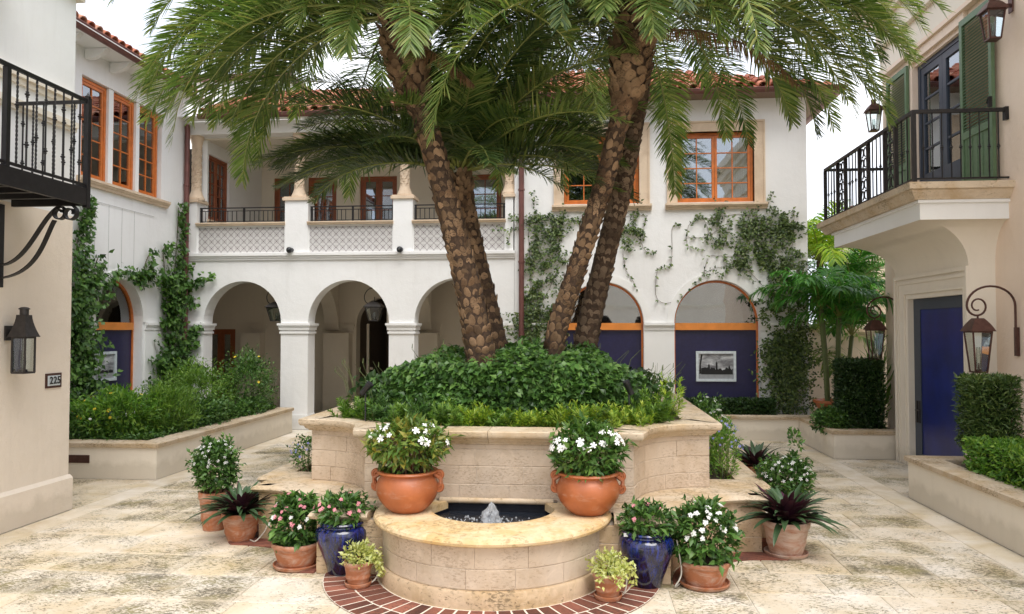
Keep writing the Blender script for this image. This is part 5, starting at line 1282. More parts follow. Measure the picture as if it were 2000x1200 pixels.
for i in range(46):
    sx = rq.choice([-1, 1]); x = FX + sx * (rq.uniform(.2, 1.55) if i % 2 else rq.uniform(1.25, 1.6)); y = rq.uniform(6.95, 8.2); z = 1.5 - .18 * (abs(x - FX) > 1.2); L = rq.uniform(.16, .34)
    p0 = (x, y, z - .1); p1 = (x + sx * .05, y - .02, z + L * .4); p2 = (x + sx * rq.uniform(.05, .18), y - .05, z + L * .8); m.tube([p0, p1, p2], [.003, .0025, .0015], 4)
    if i % 3 == 0: m.tube([p2, (p2[0] + .004, p2[1], p2[2] + .05)], [.006, .003], 4)
m.build('flower_spikes', M['stem'], mass, kind='stuff')
# feathery row along the front edge: one small shrub each
fx0 = [(-2.40, 7.02, .24, 'lf_lt', 1), (-2.18, 6.92, .26, 'lf_lt', 1), (-1.98, 6.80, .30, 'lf_mid', 2), (-1.74, 6.66, .24, 'lf_lt', 2), (-1.50, 6.60, .30, 'lf_mid', 1), (-1.26, 6.56, .28, 'lf_lt', 2), (-1.0, 6.55, .24, 'lf_sprig', 1), (-.74, 6.56, .22, 'lf_lt', 2), (-.50, 6.55, .20, 'lf_sprig', 2), (-.26, 6.56, .20, 'lf_sprig', 1), (.02, 6.56, .26, 'lf_sprig', 2), (.28, 6.62, .24, 'lf_sprig', 1), (.52, 6.72, .24, 'lf_sprig', 2), (.74, 6.90, .34, 'lf_lt', 1), (.92, 7.10, .44, 'lf_sprig', 2)]
desc = ['leftmost feathery shrub in the front row of the raised planter, at its left corner', 'small fresh green feathery shrub beside the left corner of the raised planter', 'dark feathery shrub beneath the left black spotlight', 'feathery shrub above the left concave corner of the planter wall', 'dark feathery shrub right behind the left flowering bowl', 'feathery shrub just right of the left flowering bowl on the planter rim', 'olive yellow feathery shrub left of the middle of the planter rim', 'fresh green feathery shrub above the bubbling jet', 'low yellow green feathery tuft just right of the middle of the planter rim', 'small yellow green feathery tuft between the jet and the right bowl', 'taller bright tipped feathery shrub left of the right flowering bowl', 'yellow green feathery shrub directly above the right flowering bowl', 'yellow green feathery shrub above the right concave corner', 'fresh green feathery shrub beneath the right black spotlight', 'tallest bright feathery shrub at the right corner of the raised planter']
for (x, y, h, mt, k), ds_ in zip(fx0, desc):
    x = FX + (x - FX) * .90 + .03
    o = empty('feathery_shrub', (x, y, .98), ds_, 'shrub', 'feathery shrubs along the planter front'); ns = 20; h = h * 1.08
    P0 = np.stack([x + rs.normal(scale=.05, size=ns), y + rs.normal(scale=.045, size=ns), np.full(ns, .98) + rs.uniform(0, h * .35, ns)], 1)
    Dd = np.stack([rs.normal(scale=.45, size=ns), rs.normal(scale=.35, size=ns) - .15, np.full(ns, .85)], 1)
    L = h * rs.uniform(.45, .95, ns); leaf_obj('foliage', sprig_arrays(P0, Dd, L, .085, .0145, 44, rs, spread=1.2), M[mt], o)
    s = MB()
    for i in range(0, ns, 3): e = P0[i] + unit(Dd[i:i + 1])[0] * L[i] * .9; s.tube([tuple(P0[i] - [0, 0, .1]), tuple(e)], [.004, .002], 4)
    s.build('stems', M['stem'], o, kind='stuff')
def spotlight(x, y, z, tilt, label, ry=0):
    o = empty('spotlight', (x, y, .98), label, 'spotlight', 'garden spotlights'); m = MB(); m.tube([(x, y, .98), (x, y, z)], .008, 6); m.build('stake', M['plastic'], o)
    m = MB(); a = Vector((sin(ry) * cos(tilt), -.2, sin(tilt))).normalized(); c = Vector((x, y, z)); m.tube([c - a * .06, c - a * .055, c + a * .03, c + a * .035, c + a * .075], [.022, .028, .028, .032, .032], 12); m.build('lamp_head', M['plastic'], o, smooth=True)
spotlight(-1.98, 6.72, 1.36, .8, 'small black spotlight on a stake at the left end of the planter foliage', 1.2); spotlight(.40, 6.78, 1.38, 1.1, 'small black spotlight on a stake at the right end of the planter foliage', -1.0)

# ---------------------------------------------------------------- flowers, pots
def flower_mesh(name, r, mat, petals=5, star=False):
    V = [(0, 0, .0)]; F = []
    for k in range(petals):
        a = 2 * pi * k / petals; w = .50 if not star else .26
        V += [(r * .55 * cos(a - w), r * .55 * sin(a - w), r * .12), (r * .98 * cos(a - w * .6), r * .98 * sin(a - w * .6), r * .02), (r * 1.02 * cos(a + w * .6), r * 1.02 * sin(a + w * .6), r * .02), (r * .55 * cos(a + w), r * .55 * sin(a + w), r * .12)]
        b = 1 + 4 * k; F += [(0, b, b + 3), (b, b + 1, b + 2, b + 3)]
    me = npmesh(name, V, F); me.materials.append(mat); return me
def cluster_mesh(name, r, mat, rs, n=9):
    V = []; F = []
    for i in range(n):
        a = i * 2.4; q = r * .75 * sqrt(i / n); c = Vector((q * cos(a), q * sin(a), r * .35 * (1 - (q / r) ** 2)))
        b = len(V); V.append(tuple(c))
        for k in range(10):
            t = 2 * pi * k / 10 + i; rr = r * (.42 if k % 2 else .17); V.append((c.x + rr * cos(t), c.y + rr * sin(t), c.z + (.0 if k % 2 else .002)))
        for k in range(10): F.append((b, b + 1 + k, b + 1 + (k + 1) % 10))
    me = npmesh(name, V, F); me.materials.append(mat); return me
FL = {'imp': flower_mesh('flower', .030, M['petal_w']), 'star': flower_mesh('flower', .017, M['petal_w'], 5, True), 'pink': cluster_mesh('flower', .021, M['petal_p'], rs), 'white': cluster_mesh('flower', .023, M['petal_w'], rs), 'yel': flower_mesh('flower', .026, M['petal_y']), 'vio': flower_mesh('flower', .012, M['petal_v'])}
def put_flowers(parent, c, r, specs, rs, front=True):
    off = chain_off(parent)
    for me, n in specs:
        for i in range(n):
            d = rs.normal(size=3); d[1] -= .7 if front else 0; d[2] = abs(d[2]) + .25; d /= np.linalg.norm(d)
            p = Vector((c[0] + d[0] * r[0], c[1] + d[1] * r[1], c[2] + d[2] * r[2])) * 1.0
            o = link('flower', FL[me], None, parent, p + Vector(d) * .025 - off); q = (Vector(d) + Vector((0, -.35, .25))).to_track_quat('Z', 'Y'); o.rotation_mode = 'QUATERNION'; o.rotation_quaternion = q @ Quaternion((0, 0, 1), rs.rand() * 6)
            s = rs.uniform(.75, 1.15); o.scale = (s, s, s)
def stems(parent, c, r, z0, n, rs, mat='stem', w=.005, spread=.35):
    m = MB()
    for i in range(n):
        a = rs.rand() * 6.28; q = rs.rand() ** .5; m.tube([(c[0] + r[0] * spread * q * cos(a), c[1] + r[1] * spread * q * sin(a), z0), (c[0] + r[0] * .7 * q * cos(a), c[1] + r[1] * .7 * q * sin(a), (z0 + c[2]) / 2), (c[0] + r[0] * .85 * q * cos(a), c[1] + r[1] * .85 * q * sin(a), c[2] + r[2] * .5)], [w, w * .8, w * .4], 5)
    m.build('stems', M[mat], parent, kind='stuff')
def lathe_part(name, prof, mat, parent, n=40): m = MB(); m.lathe(prof, n); o = m.build(name, mat, parent, smooth=True, world=False); return o
def std_pot(parent, rb, rt, h, mat, saucer=True, bands=2):
    z = .02 if saucer else 0
    pr = [(.001, z), (rb, z), (rb * 1.01, z + .01)]
    for i in range(1, 12):
        t = i / 12; r = rb + (rt * .93 - rb) * t ** .9
        pr.append((r, z + h * .80 * t))
        if bands and i in (4, 5): pr[-1] = (r + .006, pr[-1][1])
    pr += [(rt * .93, z + h * .80), (rt * .985, z + h * .81), (rt, z + h * .84), (rt, z + h * .96), (rt * .98, z + h), (rt * .90, z + h), (rt * .87, z + h * .9), (rt * .80, z + h * .85), (.001, z + h * .85)]
    lathe_part('pot', pr, mat, parent); lathe_part('soil', [(.001, z + h * .865), (rt * .86, z + h * .86)], M['soil'], parent, 24)
    if saucer: lathe_part('saucer', [(.001, 0), (rb * 1.18, 0), (rb * 1.30, .012), (rb * 1.34, .032), (rb * 1.28, .034), (rb * 1.2, .018), (.001, .016)], mat, parent)
    return z + h
def potted(x, y, z, label, cat='potted plant', group=None, rz=0): return empty('potted_plant', (x, y, z), label, cat, group, rz)
# the two big bowls on the basin rim ------------------------------------------------
def scroll_handle(parent, ang, R, z):
    m = MB()
    for s in (-1, 1):
        pts = []
        for i in range(30):
            t = i / 29; q = -pi * .5 + t * pi * 3.2; rr = .036 * (1 - .70 * t)
            pts.append((R + .012 + rr * cos(q) * 1.0, 0, z - .02 + .050 * s + s * rr * sin(q)))
        m.tube(pts, [.013] * 30, 8)
    m.tube([(R - .02, 0, z + .035), (R + .03, 0, z), (R + .03, 0, z - .05), (R - .03, 0, z - .10)], [.02, .02, .019, .012], 8)
    m.v = [(v[0], v[1] * 1.5, v[2]) for v in m.v]
    o = m.build('handle', M['bowl'], parent, smooth=True, world=False); o.rotation_euler.z = ang; return o
def big_bowl(x, y, label, seed, tall):
    o = potted(x, y, SH + .002, label, group='flowering bowls on the basin rim'); rs = np.random.RandomState(seed)
    lathe_part('pot', [(.001, 0), (.125, 0), (.135, .008), (.175, .04), (.215, .09), (.238, .14), (.244, .18), (.240, .215), (.225, .25), (.210, .272), (.207, .285), (.212, .29), (.232, .297), (.240, .306), (.236, .316), (.222, .32), (.205, .318), (.195, .30), (.001, .29)], M['bowl'], o, 48)
    lathe_part('soil', [(.001, .30), (.2, .295)], M['soil'], o, 24)
    for a in (0, pi): scroll_handle(o, a, .235, .255)
    zb = SH + .30
    if tall:
        c = (x, y, SH + .52); r = (.30, .26, .155); nl = 1150
        stems(o, c, r, zb, 42, rs, 'stem_b', .005, .5); parts = [bush_leaves(c, r, nl, .085, .030, rs, .45, .05, .12, zmin=zb - .02), bush_leaves((x, y, SH + .42), (.24, .22, .12), 250, .08, .028, rs, .5, -.2, .1, zmin=zb - .04)]
        leaf_obj('foliage', parts, leafmat('impatiens_leaves_a', [(.05, .12, .02), (.09, .18, .03), (.14, .23, .045), (.25, .24, .04)], .4, .28), o); put_flowers(o, c, r, [('imp', 16)], rs)
    else:
        c = (x, y, SH + .46); r = (.265, .25, .21); nl = 1300
        stems(o, c, r, zb, 20, rs); leaf_obj('foliage', bush_leaves(c, r, nl, .080, .030, rs, .55, .1, .08, zmin=zb + .0), M['lf_mid'] if False else leafmat('impatiens_leaves_b', [(.03, .09, .016), (.06, .15, .025), (.10, .20, .035)], .4, .25), o); put_flowers(o, c, r, [('imp', 34)], rs)
big_bowl(-1.375, 5.82, 'orange terracotta bowl with leggy white impatiens, left of the jet', 61, True)
big_bowl(.03, 5.88, 'orange terracotta bowl with a dense dome of white impatiens, right of the jet', 62, False)
# shallow planters
def shallow(x, y, rt, h, label, seed, specs, lfm, rb=.14, fz=.30, fr=.25, nl=1000, leaf=(.07, .034)):
    o = potted(x, y, .002, label); rs = np.random.RandomState(seed); zt = std_pot(o, rb, rt, h, M['pot'], True, 0)
    c = (x, y, fz); r = (fr, fr * .92, fz - zt + .11); stems(o, c, r, zt - .04, 16, rs)
    leaf_obj('foliage', bush_leaves(c, r, nl, leaf[0], leaf[1], rs, .5, .12, .12, zmin=zt), M[lfm], o); put_flowers(o, c, r, specs, rs); return o
shallow(-2.30, 5.92, .200, .185, 'shallow terracotta bowl of pink and white star clusters, left of the cobalt jar', 63, [('pink', 15), ('white', 9)], 'lf_mid', fz=.33, fr=.20, nl=1300)
shallow(.89, 5.78, .195, .175, 'shallow terracotta bowl of white flower clusters, right of the cobalt jar', 64, [('white', 30)], 'lf_mid', fz=.34, fr=.235, nl=1250)
# cobalt jars
def jar(x, y, label, seed, specs, lfm, h=.40, rm=.205):
    o = potted(x, y, .002, label, group='cobalt glazed jars'); rs = np.random.RandomState(seed)
    lathe_part('pot', [(.001, 0), (.105, 0), (.110, .01), (.13, .08), (.165, .18), (.195, .26), (rm, .31), (.200, .345), (.18, .368), (.165, .375), (.162, .382), (.178, .392), (.184, .402), (.178, .412), (.155, .412), (.15, .40), (.14, .37), (.001, .37)], M['glaze'], o, 48)
    lathe_part('soil', [(.001, .385), (.148, .38)], M['soil'], o, 20)
    c = (x, y, .47); r = (.20, .19, .125); stems(o, c, r, .38, 14, rs); leaf_obj('foliage', bush_leaves(c, r, 900, .062, .026, rs, .45, .12, .12, zmin=.385), M[lfm], o); put_flowers(o, c, r, specs, rs); return o
jar(-1.885, 5.79, 'cobalt glazed jar planted with pink star flowers, left of the fountain basin', 65, [('pink', 13)], 'lf_mid')
j2 = jar(.46, 5.72, 'cobalt glazed jar with lacy green foliage and a white tag, right of the fountain basin', 66, [('pink', 5)], 'lf_mid', .40)
m = MB(); m.box((.46 - .172, 5.72 - .10, .385), (.46 - .140, 5.72 - .094, .41)); m.v = [(a, b, c) for a, b, c in m.v]; m.build('tag', M['whitepaint'], j2)
# chartreuse trailers
def trailer(x, y, label, seed, side):
    o = potted(x, y, .014, label, group='small pots of trailing chartreuse foliage'); rs = np.random.RandomState(seed); zt = std_pot(o, .075, .108, .165, M['pot'], True, 2)
    parts = [bush_leaves((x, y, .23), (.14, .13, .085), 420, .038, .020, rs, .3, .2, .25, zmin=.18)]
    for k in range(9):
        a = (pi if side < 0 else 0) + rs.normal(scale=1.1); t = np.linspace(0, 1, 34); q = .08 + .11 * t; P = np.stack([x + q * np.cos(a), y + q * np.sin(a) - .02 * t, .23 + .05 * t - .16 * t * t * rs.uniform(.4, 1.2)], 1) + rs.normal(scale=.010, size=(34, 3))
        parts.append(leaf_arrays(P, rand_dirs(34, rs), rand_dirs(34, rs) + np.array([0, -.3, 1]), .038 * np.ones(34), .020 * np.ones(34)))
    leaf_obj('foliage', parts, M['lf_char'], o)
trailer(-1.665, 5.49, 'small terracotta pot with chartreuse trailing plant in front of the left cobalt jar', 67, 1); trailer(.165, 5.40, 'small terracotta pot with chartreuse trailing plant in front of the right cobalt jar', 68, 1)
# purple and green sword leaved plants
def sword(parent, x, y, z0, n, L, W, rs, purple=.15):
    off = chain_off(parent)
    for i in range(n):
        az = i * 2.4 + rs.uniform(-.3, .3); lv = i / n; a0 = radians(80 - 62 * lv + rs.uniform(-8, 8)); l = L * rs.uniform(.75, 1.1) * (.75 + .35 * lv); K = 8; V = []; p = Vector((0, 0, 0))
        a1 = a0 - radians(rs.uniform(25, 75)); h = Vector((cos(az), sin(az), 0)); sd = Vector((-sin(az), cos(az), 0))
        for k in range(K + 1):
            t = k / K; a = a0 + (a1 - a0) * t; w = W * (sin(pi * min(1, t * .82 + .16)) ** .8) * (1 if k < K else .05) / 2; up = Vector((-sin(a) * h.x, -sin(a) * h.y, cos(a)))
            V += [p - sd * w + up * w * .45, p, p + sd * w + up * w * .45]
            p = p + (h * cos(a) + Vector((0, 0, sin(a)))) * (l / K)
        F = []
        for k in range(K): b = 3 * k; F += [(b + 3, b + 4, b + 1, b), (b + 4, b + 5, b + 2, b + 1)]
        me = npmesh('leaf', V, F, True); mt = M['rhoeo_p'] if rs.rand() < purple and lv < .5 else M['rhoeo']
        link('leaf', me, mt, parent, (x + cos(az) * .03 - off.x, y + sin(az) * .03 - off.y, z0 - off.z))
def swordpot(x, y, rb, rt, h, mat, label, seed, n, L, W, saucer, purple):
    o = potted(x, y, .002, label); rs = np.random.RandomState(seed); zt = std_pot(o, rb, rt, h, M[mat], saucer, 2); sword(o, x, y, zt - .03, n, L, W, rs, purple); return o
swordpot(-3.10, 6.62, .115, .175, .255, 'pot', 'terracotta pot of narrow green and purple sword leaves, left of the fountain', 69, 95, .42, .055, False, .04)
swordpot(1.70, 6.62, .135, .195, .275, 'pot_lime', 'limewashed terracotta pot of dark sword leaves with purple hearts', 70, 110, .45, .060, True, .12)
swordpot(2.10, 9.55, .12, .17, .24, 'pot', 'purple leaved plant in terracotta behind the right side of the planter', 71, 60, .46, .06, False, .08)
# gardenia like shrubs with small white stars
def starpot(x, y, rt, h, label, seed, fz, fr, fh, n=1500, nf=45, gap=.1):
    o = potted(x, y, .002, label); rs = np.random.RandomState(seed); zt = std_pot(o, rt * .7, rt, h, M['pot'], False, 2); c = (x, y, fz); r = (fr, fr * .9, fh)
    stems(o, c, r, zt - .05, 14, rs, 'stem_b'); leaf_obj('foliage', bush_leaves(c, r, n, .052, .028, rs, .4, .2, .22, zmin=zt + .01), M['lf_dk'] if False else M['lf_mid'], o); put_flowers(o, c, r, [('star', nf)], rs); return o
starpot(-3.52, 6.95, .145, .36, 'tall bushy plant with tiny white stars, at the left end of the bench', 72, .58, .21, .25, 2300, 40)
o = starpot(1.90, 7.38, .17, .32, 'bushy plant with white star flowers behind the limewashed pot', 73, .48, .24, .20, 2000, 40)
leaf_obj('shoot', bush_leaves((2.0, 7.42, .83), (.06, .05, .10), 40, .06, .026, rs, .4), M['lf_mid'], o)
# flowering shrubs growing in the side beds
def bed_bush(x, y, z, r, label, mt, seed, n, leaf, fl=None, grp=None, name='shrub', up=.3, shell=.4):
    o = empty(name, (x, y, z), label, 'shrub', grp); rs = np.random.RandomState(seed); c = (x, y, z + r[2] * .75)
    stems(o, c, r, z, 14, rs); leaf_obj('foliage', bush_leaves(c, r, n, leaf[0], leaf[1], rs, shell, up, .22, zmin=z), M[mt], o)
    if fl: put_flowers(o, c, r, fl, rs)
    return o
bed_bush(-2.80, 7.62, .44, (.22, .34, .21), 'small dark shrub with violet flowers in the left flank bed', 'lf_mid', 74, 900, (.04, .018), [('vio', 22)])
bed_bush(1.36, 7.65, .44, (.17, .35, .33), 'wispy yellow green shrub with violet flowers in the right flank bed', 'lf_yel', 75, 1500, (.045, .012), [('vio', 36)], up=.8)
bed_bush(1.36, 8.5, .44, (.20, .35, .40), 'dark leaved shrub with white stars at the back of the right flank bed', 'lf_mid', 76, 1300, (.055, .028), [('star', 30)])
def hose(pts, label):
    m = MB(); m.tube(smoothpath(pts, 36), .0055, 6); tag(m.build('irrigation_hose', M['hose'], None, smooth=True), label, 'hose')
hose([(-2.93, 6.78, .25), (-2.86, 6.62, .12), (-2.90, 6.50, .03), (-2.98, 6.55, .02)], 'pale irrigation hose beside the left sword leaved pot')
hose([(-1.60, 5.72, .22), (-1.55, 5.60, .20), (-1.53, 5.52, .08), (-1.60, 5.50, .02), (-1.70, 5.60, .02)], 'pale irrigation hose looping beside the left chartreuse pot')
hose([(.27, 5.62, .20), (.30, 5.50, .15), (.28, 5.42, .05), (.20, 5.5, .02)], 'pale irrigation hose beside the right chartreuse pot')
hose([(.68, 5.70, .35), (.71, 5.68, .12), (.66, 5.66, .02), (.72, 5.78, .015)], 'pale irrigation hose between the cobalt jar and the white flower bowl')

# ---------------------------------------------------------------- left garden bed
rs = np.random.RandomState(90)
bed_bush(-6.45, 9.95, .40, (.60, .48, .36), 'yellow flowering bright green shrub in front of the blue shopfront of the wing', 'lf_yel', 91, 5200, (.085, .024), [('yel', 14)], up=.35)
bed_bush(-5.95, 10.35, .40, (.40, .45, .38), 'spiky fresh green shrub in the middle of the left garden bed', 'lf_lt', 92, 3000, (.09, .018), None, up=.8)
bed_bush(-6.95, 9.62, .40, (.55, .30, .22), 'low dark shrub with red and white flowers at the left end of the garden bed', 'lf_mid', 93, 2200, (.06, .03), [('white', 8), ('pink', 4)])
bed_bush(-6.4, 11.9, .40, (.55, .85, .52), 'tall airy green bush below the first arcade arch', 'lf_lt', 94, 6500, (.055, .022), None, up=.4)
bed_bush(-5.95, 12.9, .40, (.42, .55, .62), 'dark bushy shrub at the arcade end of the left garden bed', 'lf_mid', 95, 4200, (.06, .024), [('yel', 3)], up=.4)
bed_bush(-5.85, 11.2, .38, (.28, .8, .24), 'low leafy ground shrub spilling to the coping of the left garden bed', 'lf_mid', 96, 3000, (.06, .035), None)
bed_bush(-5.75, 12.6, .38, (.20, .8, .18), 'low dark ground shrub along the far coping of the left garden bed', 'lf_mid', 97, 2400, (.05, .032), None)
gc = empty('ground_cover', (-6.6, 10.8, .4)); gc['kind'] = 'stuff'
n = 7000; P = np.stack([rs.uniform(-7.6, -5.62, n), rs.uniform(9.32, 13.5, n), .40 + .12 * rs.rand(n)], 1); COL.objects.unlink(gc); bpy.data.objects.remove(gc)
V, F = leaf_arrays(P, rand_dirs(n, rs) + np.array([0, 0, .3]), rand_dirs(n, rs) * .5 + np.array([0, 0, 1]), .06 * np.ones(n), .035 * np.ones(n)); o = link('ground_cover', npmesh('ground_cover', V, F), M['lf_mid']); tag(o, 'low leafy ground cover over the left garden bed', 'ground cover', kind='stuff')

# ---------------------------------------------------------------- climbers
def climber(name, T, label, paths, blobs, mt, leaf, seed, per=60, out=.04, group=None, stemw=.006, thick=.10):
    """paths: list of polylines (u,v,spread); blobs: (u,v,ru,rv,count)"""
    rs = np.random.RandomState(seed); u0, v0 = paths[0][0][0], paths[0][0][1]; o = empty(name, T(u0, .02, v0), label, 'climbing plant', group)
    m = MB(); Ps = []; B = np.array(T(0, 0, 0)); EU = np.array(T(1, 0, 0)) - B; EW = np.array(T(0, 1, 0)) - B; EV = np.array(T(0, 0, 1)) - B
    S = []
    for path in paths:
        pts = smoothpath([Vector((p[0], p[1], p[2] if len(p) > 2 else .03)) for p in path], 40); 
        m.tube([T(p.x + .006 * sin(i * 1.7), .014, p.y + .006 * cos(i * 1.3)) for i, p in enumerate(pts)], stemw, 4)
        L = sum((pts[i + 1] - pts[i]).length for i in range(len(pts) - 1)); n = int(per * L * (.05 + 13 * float(np.mean([p.z for p in pts]))))
        for _ in range(n):
            p = pts[rs.randint(len(pts))]; q = p.z; S.append((p.x + rs.normal() * q, p.y + rs.normal() * q, out * .4 + rs.rand() * (out + q * .8)))
    for (u, v, ru, rv, c) in blobs:
        # short wandering shoots gathered inside the blob
        while c > 0:
            a = rs.rand() * 6.28; r = sqrt(rs.rand()); x, y = u + ru * r * cos(a), v + rv * r * sin(a); dx, dy = rs.normal(size=2) * .03
            line = []
            for k in range(8): 
                line.append((x, y)); x += dx + rs.normal() * .012; y += dy + rs.normal() * .012
                for _ in range(3): S.append((x + rs.normal() * .02, y + rs.normal() * .02, .015 + rs.rand() * thick)); c -= 1
            if rs.rand() < .5: m.tube([T(p[0], .02, p[1]) for p in line], stemw * .5, 3)
    S = np.array(S); n = len(S); P = B + S[:, :1] * EU + S[:, 2:3] * EW + S[:, 1:2] * EV
    D = rs.normal(size=(n, 1)) * EU * .8 + rs.normal(size=(n, 1)) * EV * .6 - EV * .3 + EW * .45; N = EW * .9 + EV * .45 + rand_dirs(n, rs) * .45
    leaf_obj('foliage', leaf_arrays(P, D, N, leaf[0] * rs.uniform(.55, 1.25, n), leaf[1] * rs.uniform(.7, 1.2, n), .15, .15, .4), M[mt], o); m.build('vine_stems', M['stem_b'], o, kind='stuff'); return o
CLG = 'climbing plants on the white walls'
# wing: tall creeper left of the arch, and the one round the downpipe
climber('creeper', TW, 'tall leafy creeper rising along the left end of the wing wall beside the tan corner', [[(10.75, .4, .16), (10.75, 1.6, .18), (10.72, 2.6, .15), (10.85, 3.3, .09), (11.0, 3.9, .05)], [(10.9, 2.2, .08), (11.3, 2.5, .07), (11.75, 2.83, .07), (12.2, 2.85, .06), (12.5, 2.70, .05)], [(10.7, .5, .2), (10.9, 1.3, .16), (10.8, 2.2, .14)], [(11.1, 2.55, .05), (11.35, 3.1, .05)]], [(10.75, 1.1, .35, .8, 800), (10.8, 2.3, .28, .6, 380), (11.1, 2.45, .3, .2, 150)], 'lf_mid', (.10, .075), 101, 150, .07, CLG, thick=.22)
climber('creeper', TW, 'broad leaved creeper climbing round the copper downpipe between wing and arcade', [[(13.45, .5, .13), (13.45, 1.4, .16), (13.40, 2.1, .13), (13.55, 2.7, .09), (13.65, 3.4, .05), (13.72, 4.25, .05)], [(13.4, 2.65, .09), (13.0, 2.85, .09), (12.6, 2.88, .08), (12.3, 2.82, .05)], [(12.6, 2.85, .03), (12.65, 3.1, .05), (12.8, 3.3, .04)], [(13.3, 2.9, .05), (13.2, 3.3, .07), (13.25, 3.45, .04)]], [(13.4, 1.1, .38, .65, 1000), (13.35, 2.3, .25, .5, 420), (13.4, 2.8, .35, .18, 240)], 'lf_mid', (.11, .085), 102, 150, .08, CLG, thick=.24)
climber('creeper', TF, 'creeper shoots reaching right across the start of the arcade wall', [[(-7.7, 2.75, .05), (-7.45, 2.85, .05), (-7.15, 2.93, .04)], [(-7.7, 2.55, .04), (-7.5, 2.5, .04)], [(-7.65, 3.0, .03), (-7.55, 3.15, .03)]], [(-7.62, 1.4, .10, .7, 260), (-7.62, 2.5, .10, .3, 90)], 'lf_mid', (.10, .08), 103, 110, .07, CLG)
# facade ivy
climber('ivy', TF, 'ivy behind the leaning trunks, spreading from the right copper downpipe', [[(-1.05, .8, .06), (-1.0, 1.9, .07), (-.98, 2.9, .04), (-1.0, 3.9, .03), (-.6, 3.98, .03), (-.1, 3.92, .03), (.1, 3.9, .02)], [(-.9, 2.2, .05), (-.5, 3.0, .05), (-.45, 3.9, .03)], [(.75, 3.85, .03), (1.0, 3.6, .04), (1.15, 3.35, .03), (1.35, 3.36, .015)], [(.7, 3.98, .03), (1.0, 4.02, .02), (1.15, 3.98, .01), (1.1, 3.8, .008)], [(.72, 3.3, .015), (.78, 3.0, .015), (.88, 2.85, .006), (1.0, 2.6, .004)], [(-1.15, 3.85, .03), (-1.35, 3.75, .02), (-1.4, 3.5, .01)]], [(-.65, 3.85, .5, .14, 650), (-.85, 3.2, .22, .45, 480), (-.55, 3.3, .18, .4, 220), (-.85, 2.2, .27, .6, 1500), (.85, 3.7, .2, .25, 220), (-.95, 1.5, .16, .35, 500)], 'lf_ivy', (.068, .04), 104, 90, .03, CLG, .004, .06)
climber('ivy', TF, 'ivy sprawling over the upper right shop arch with thin bare trails to its left', [[(3.75, .5, .05), (3.7, 1.6, .05), (3.7, 2.6, .04), (3.8, 4.05, .03)], [(3.6, 3.3, .04), (2.9, 3.4, .04), (2.4, 3.5, .03), (2.2, 3.9, .025), (2.05, 4.0, .015)], [(3.6, 3.85, .03), (2.9, 4.0, .03), (2.35, 3.95, .03), (1.95, 3.85, .012), (1.9, 3.45, .008), (2.2, 3.35, .02)], [(3.55, 2.3, .04), (3.0, 2.95, .05), (2.5, 3.05, .02), (2.1, 2.85, .012), (1.7, 2.45, .004), (1.35, 2.45, .003), (1.35, 3.0, .006), (1.6, 3.1, .008), (1.62, 3.75, .006), (1.75, 3.85, .006)], [(3.4, 3.9, .02), (2.95, 3.3, .03), (2.3, 3.25, .02)], [(1.9, 3.6, .006), (2.2, 3.6, .008), (2.5, 3.75, .02)], [(2.25, 3.2, .02), (2.2, 2.9, .02), (2.45, 2.95, .02)], [(3.0, 4.0, .02), (3.1, 4.15, .015), (3.3, 4.15, .01)]], [(3.3, 3.80, .62, .20, 1000), (3.45, 3.3, .45, .38, 1200), (3.65, 2.6, .28, .45, 950), (2.75, 3.45, .38, .18, 330), (2.85, 3.1, .3, .12, 220), (3.4, 2.4, .25, .25, 300), (2.6, 3.85, .4, .1, 200)], 'lf_ivy', (.068, .04), 105, 70, .03, CLG, .004, .06)
climber('ivy', TF, 'clipped dense column of ivy between the right shop window and the wall corner', [[(3.75, .45, .05), (3.7, 1.2, .06), (3.72, 1.8, .05)], [(3.6, .5, .05), (3.55, 1.6, .06)]], [(3.60, 1.45, .27, .30, 3400), (3.66, 1.0, .22, .35, 2600), (3.75, .55, .25, .2, 500), (3.85, 1.8, .12, .25, 400)], 'lf_ivy', (.060, .038), 106, 120, .04, CLG, .005, .20)
# ---------------------------------------------------------------- hedges and palms on the right
def hedge(c, r, n, leaf, label, mt, seed, name='clipped_hedge', grp=None):
    o = empty(name, (c[0], c[1], c[2] - r[2]), label, 'hedge', grp); rs = np.random.RandomState(seed)
    leaf_obj('foliage', bush_leaves(c, r, n, leaf[0], leaf[1], rs, up=.35, box=True), M[mt], o)
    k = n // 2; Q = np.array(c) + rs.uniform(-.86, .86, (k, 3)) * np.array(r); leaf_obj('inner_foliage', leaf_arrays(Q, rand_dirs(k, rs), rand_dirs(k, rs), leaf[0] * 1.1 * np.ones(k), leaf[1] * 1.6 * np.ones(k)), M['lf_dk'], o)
    m = MB()
    for i in range(12): x, y = c[0] + rs.uniform(-.7, .7) * r[0], c[1] + rs.uniform(-.7, .7) * r[1]; m.tube([(x, y, c[2] - r[2] - .1), (x + .03, y, c[2] + r[2] * .8)], .006, 4)
    m.build('stems', M['stem_b'], o, kind='stuff')
    return o
hedge((2.55, 13.68, .52), (.78, .16, .15), 6000, (.05, .028), 'low dark hedge under the right arched shop window', 'lf_dk', 111)
hedge((4.20, 12.05, .90), (.29, .25, .52), 11000, (.06, .022), 'tall clipped box of dark foliage beside the potted palm', 'lf_dk', 112)
bed_bush(3.80, 12.05, .34, (.25, .32, .20), 'rounded glossy green shrub at the foot of the potted palm', 'lf_mid', 113, 2600, (.055, .03), None)
bed_bush(4.66, 12.5, .36, (.12, .2, .7), 'long leaved plant squeezed behind the tall clipped box', 'lf_lt', 116, 160, (.35, .03), None, up=2.0)
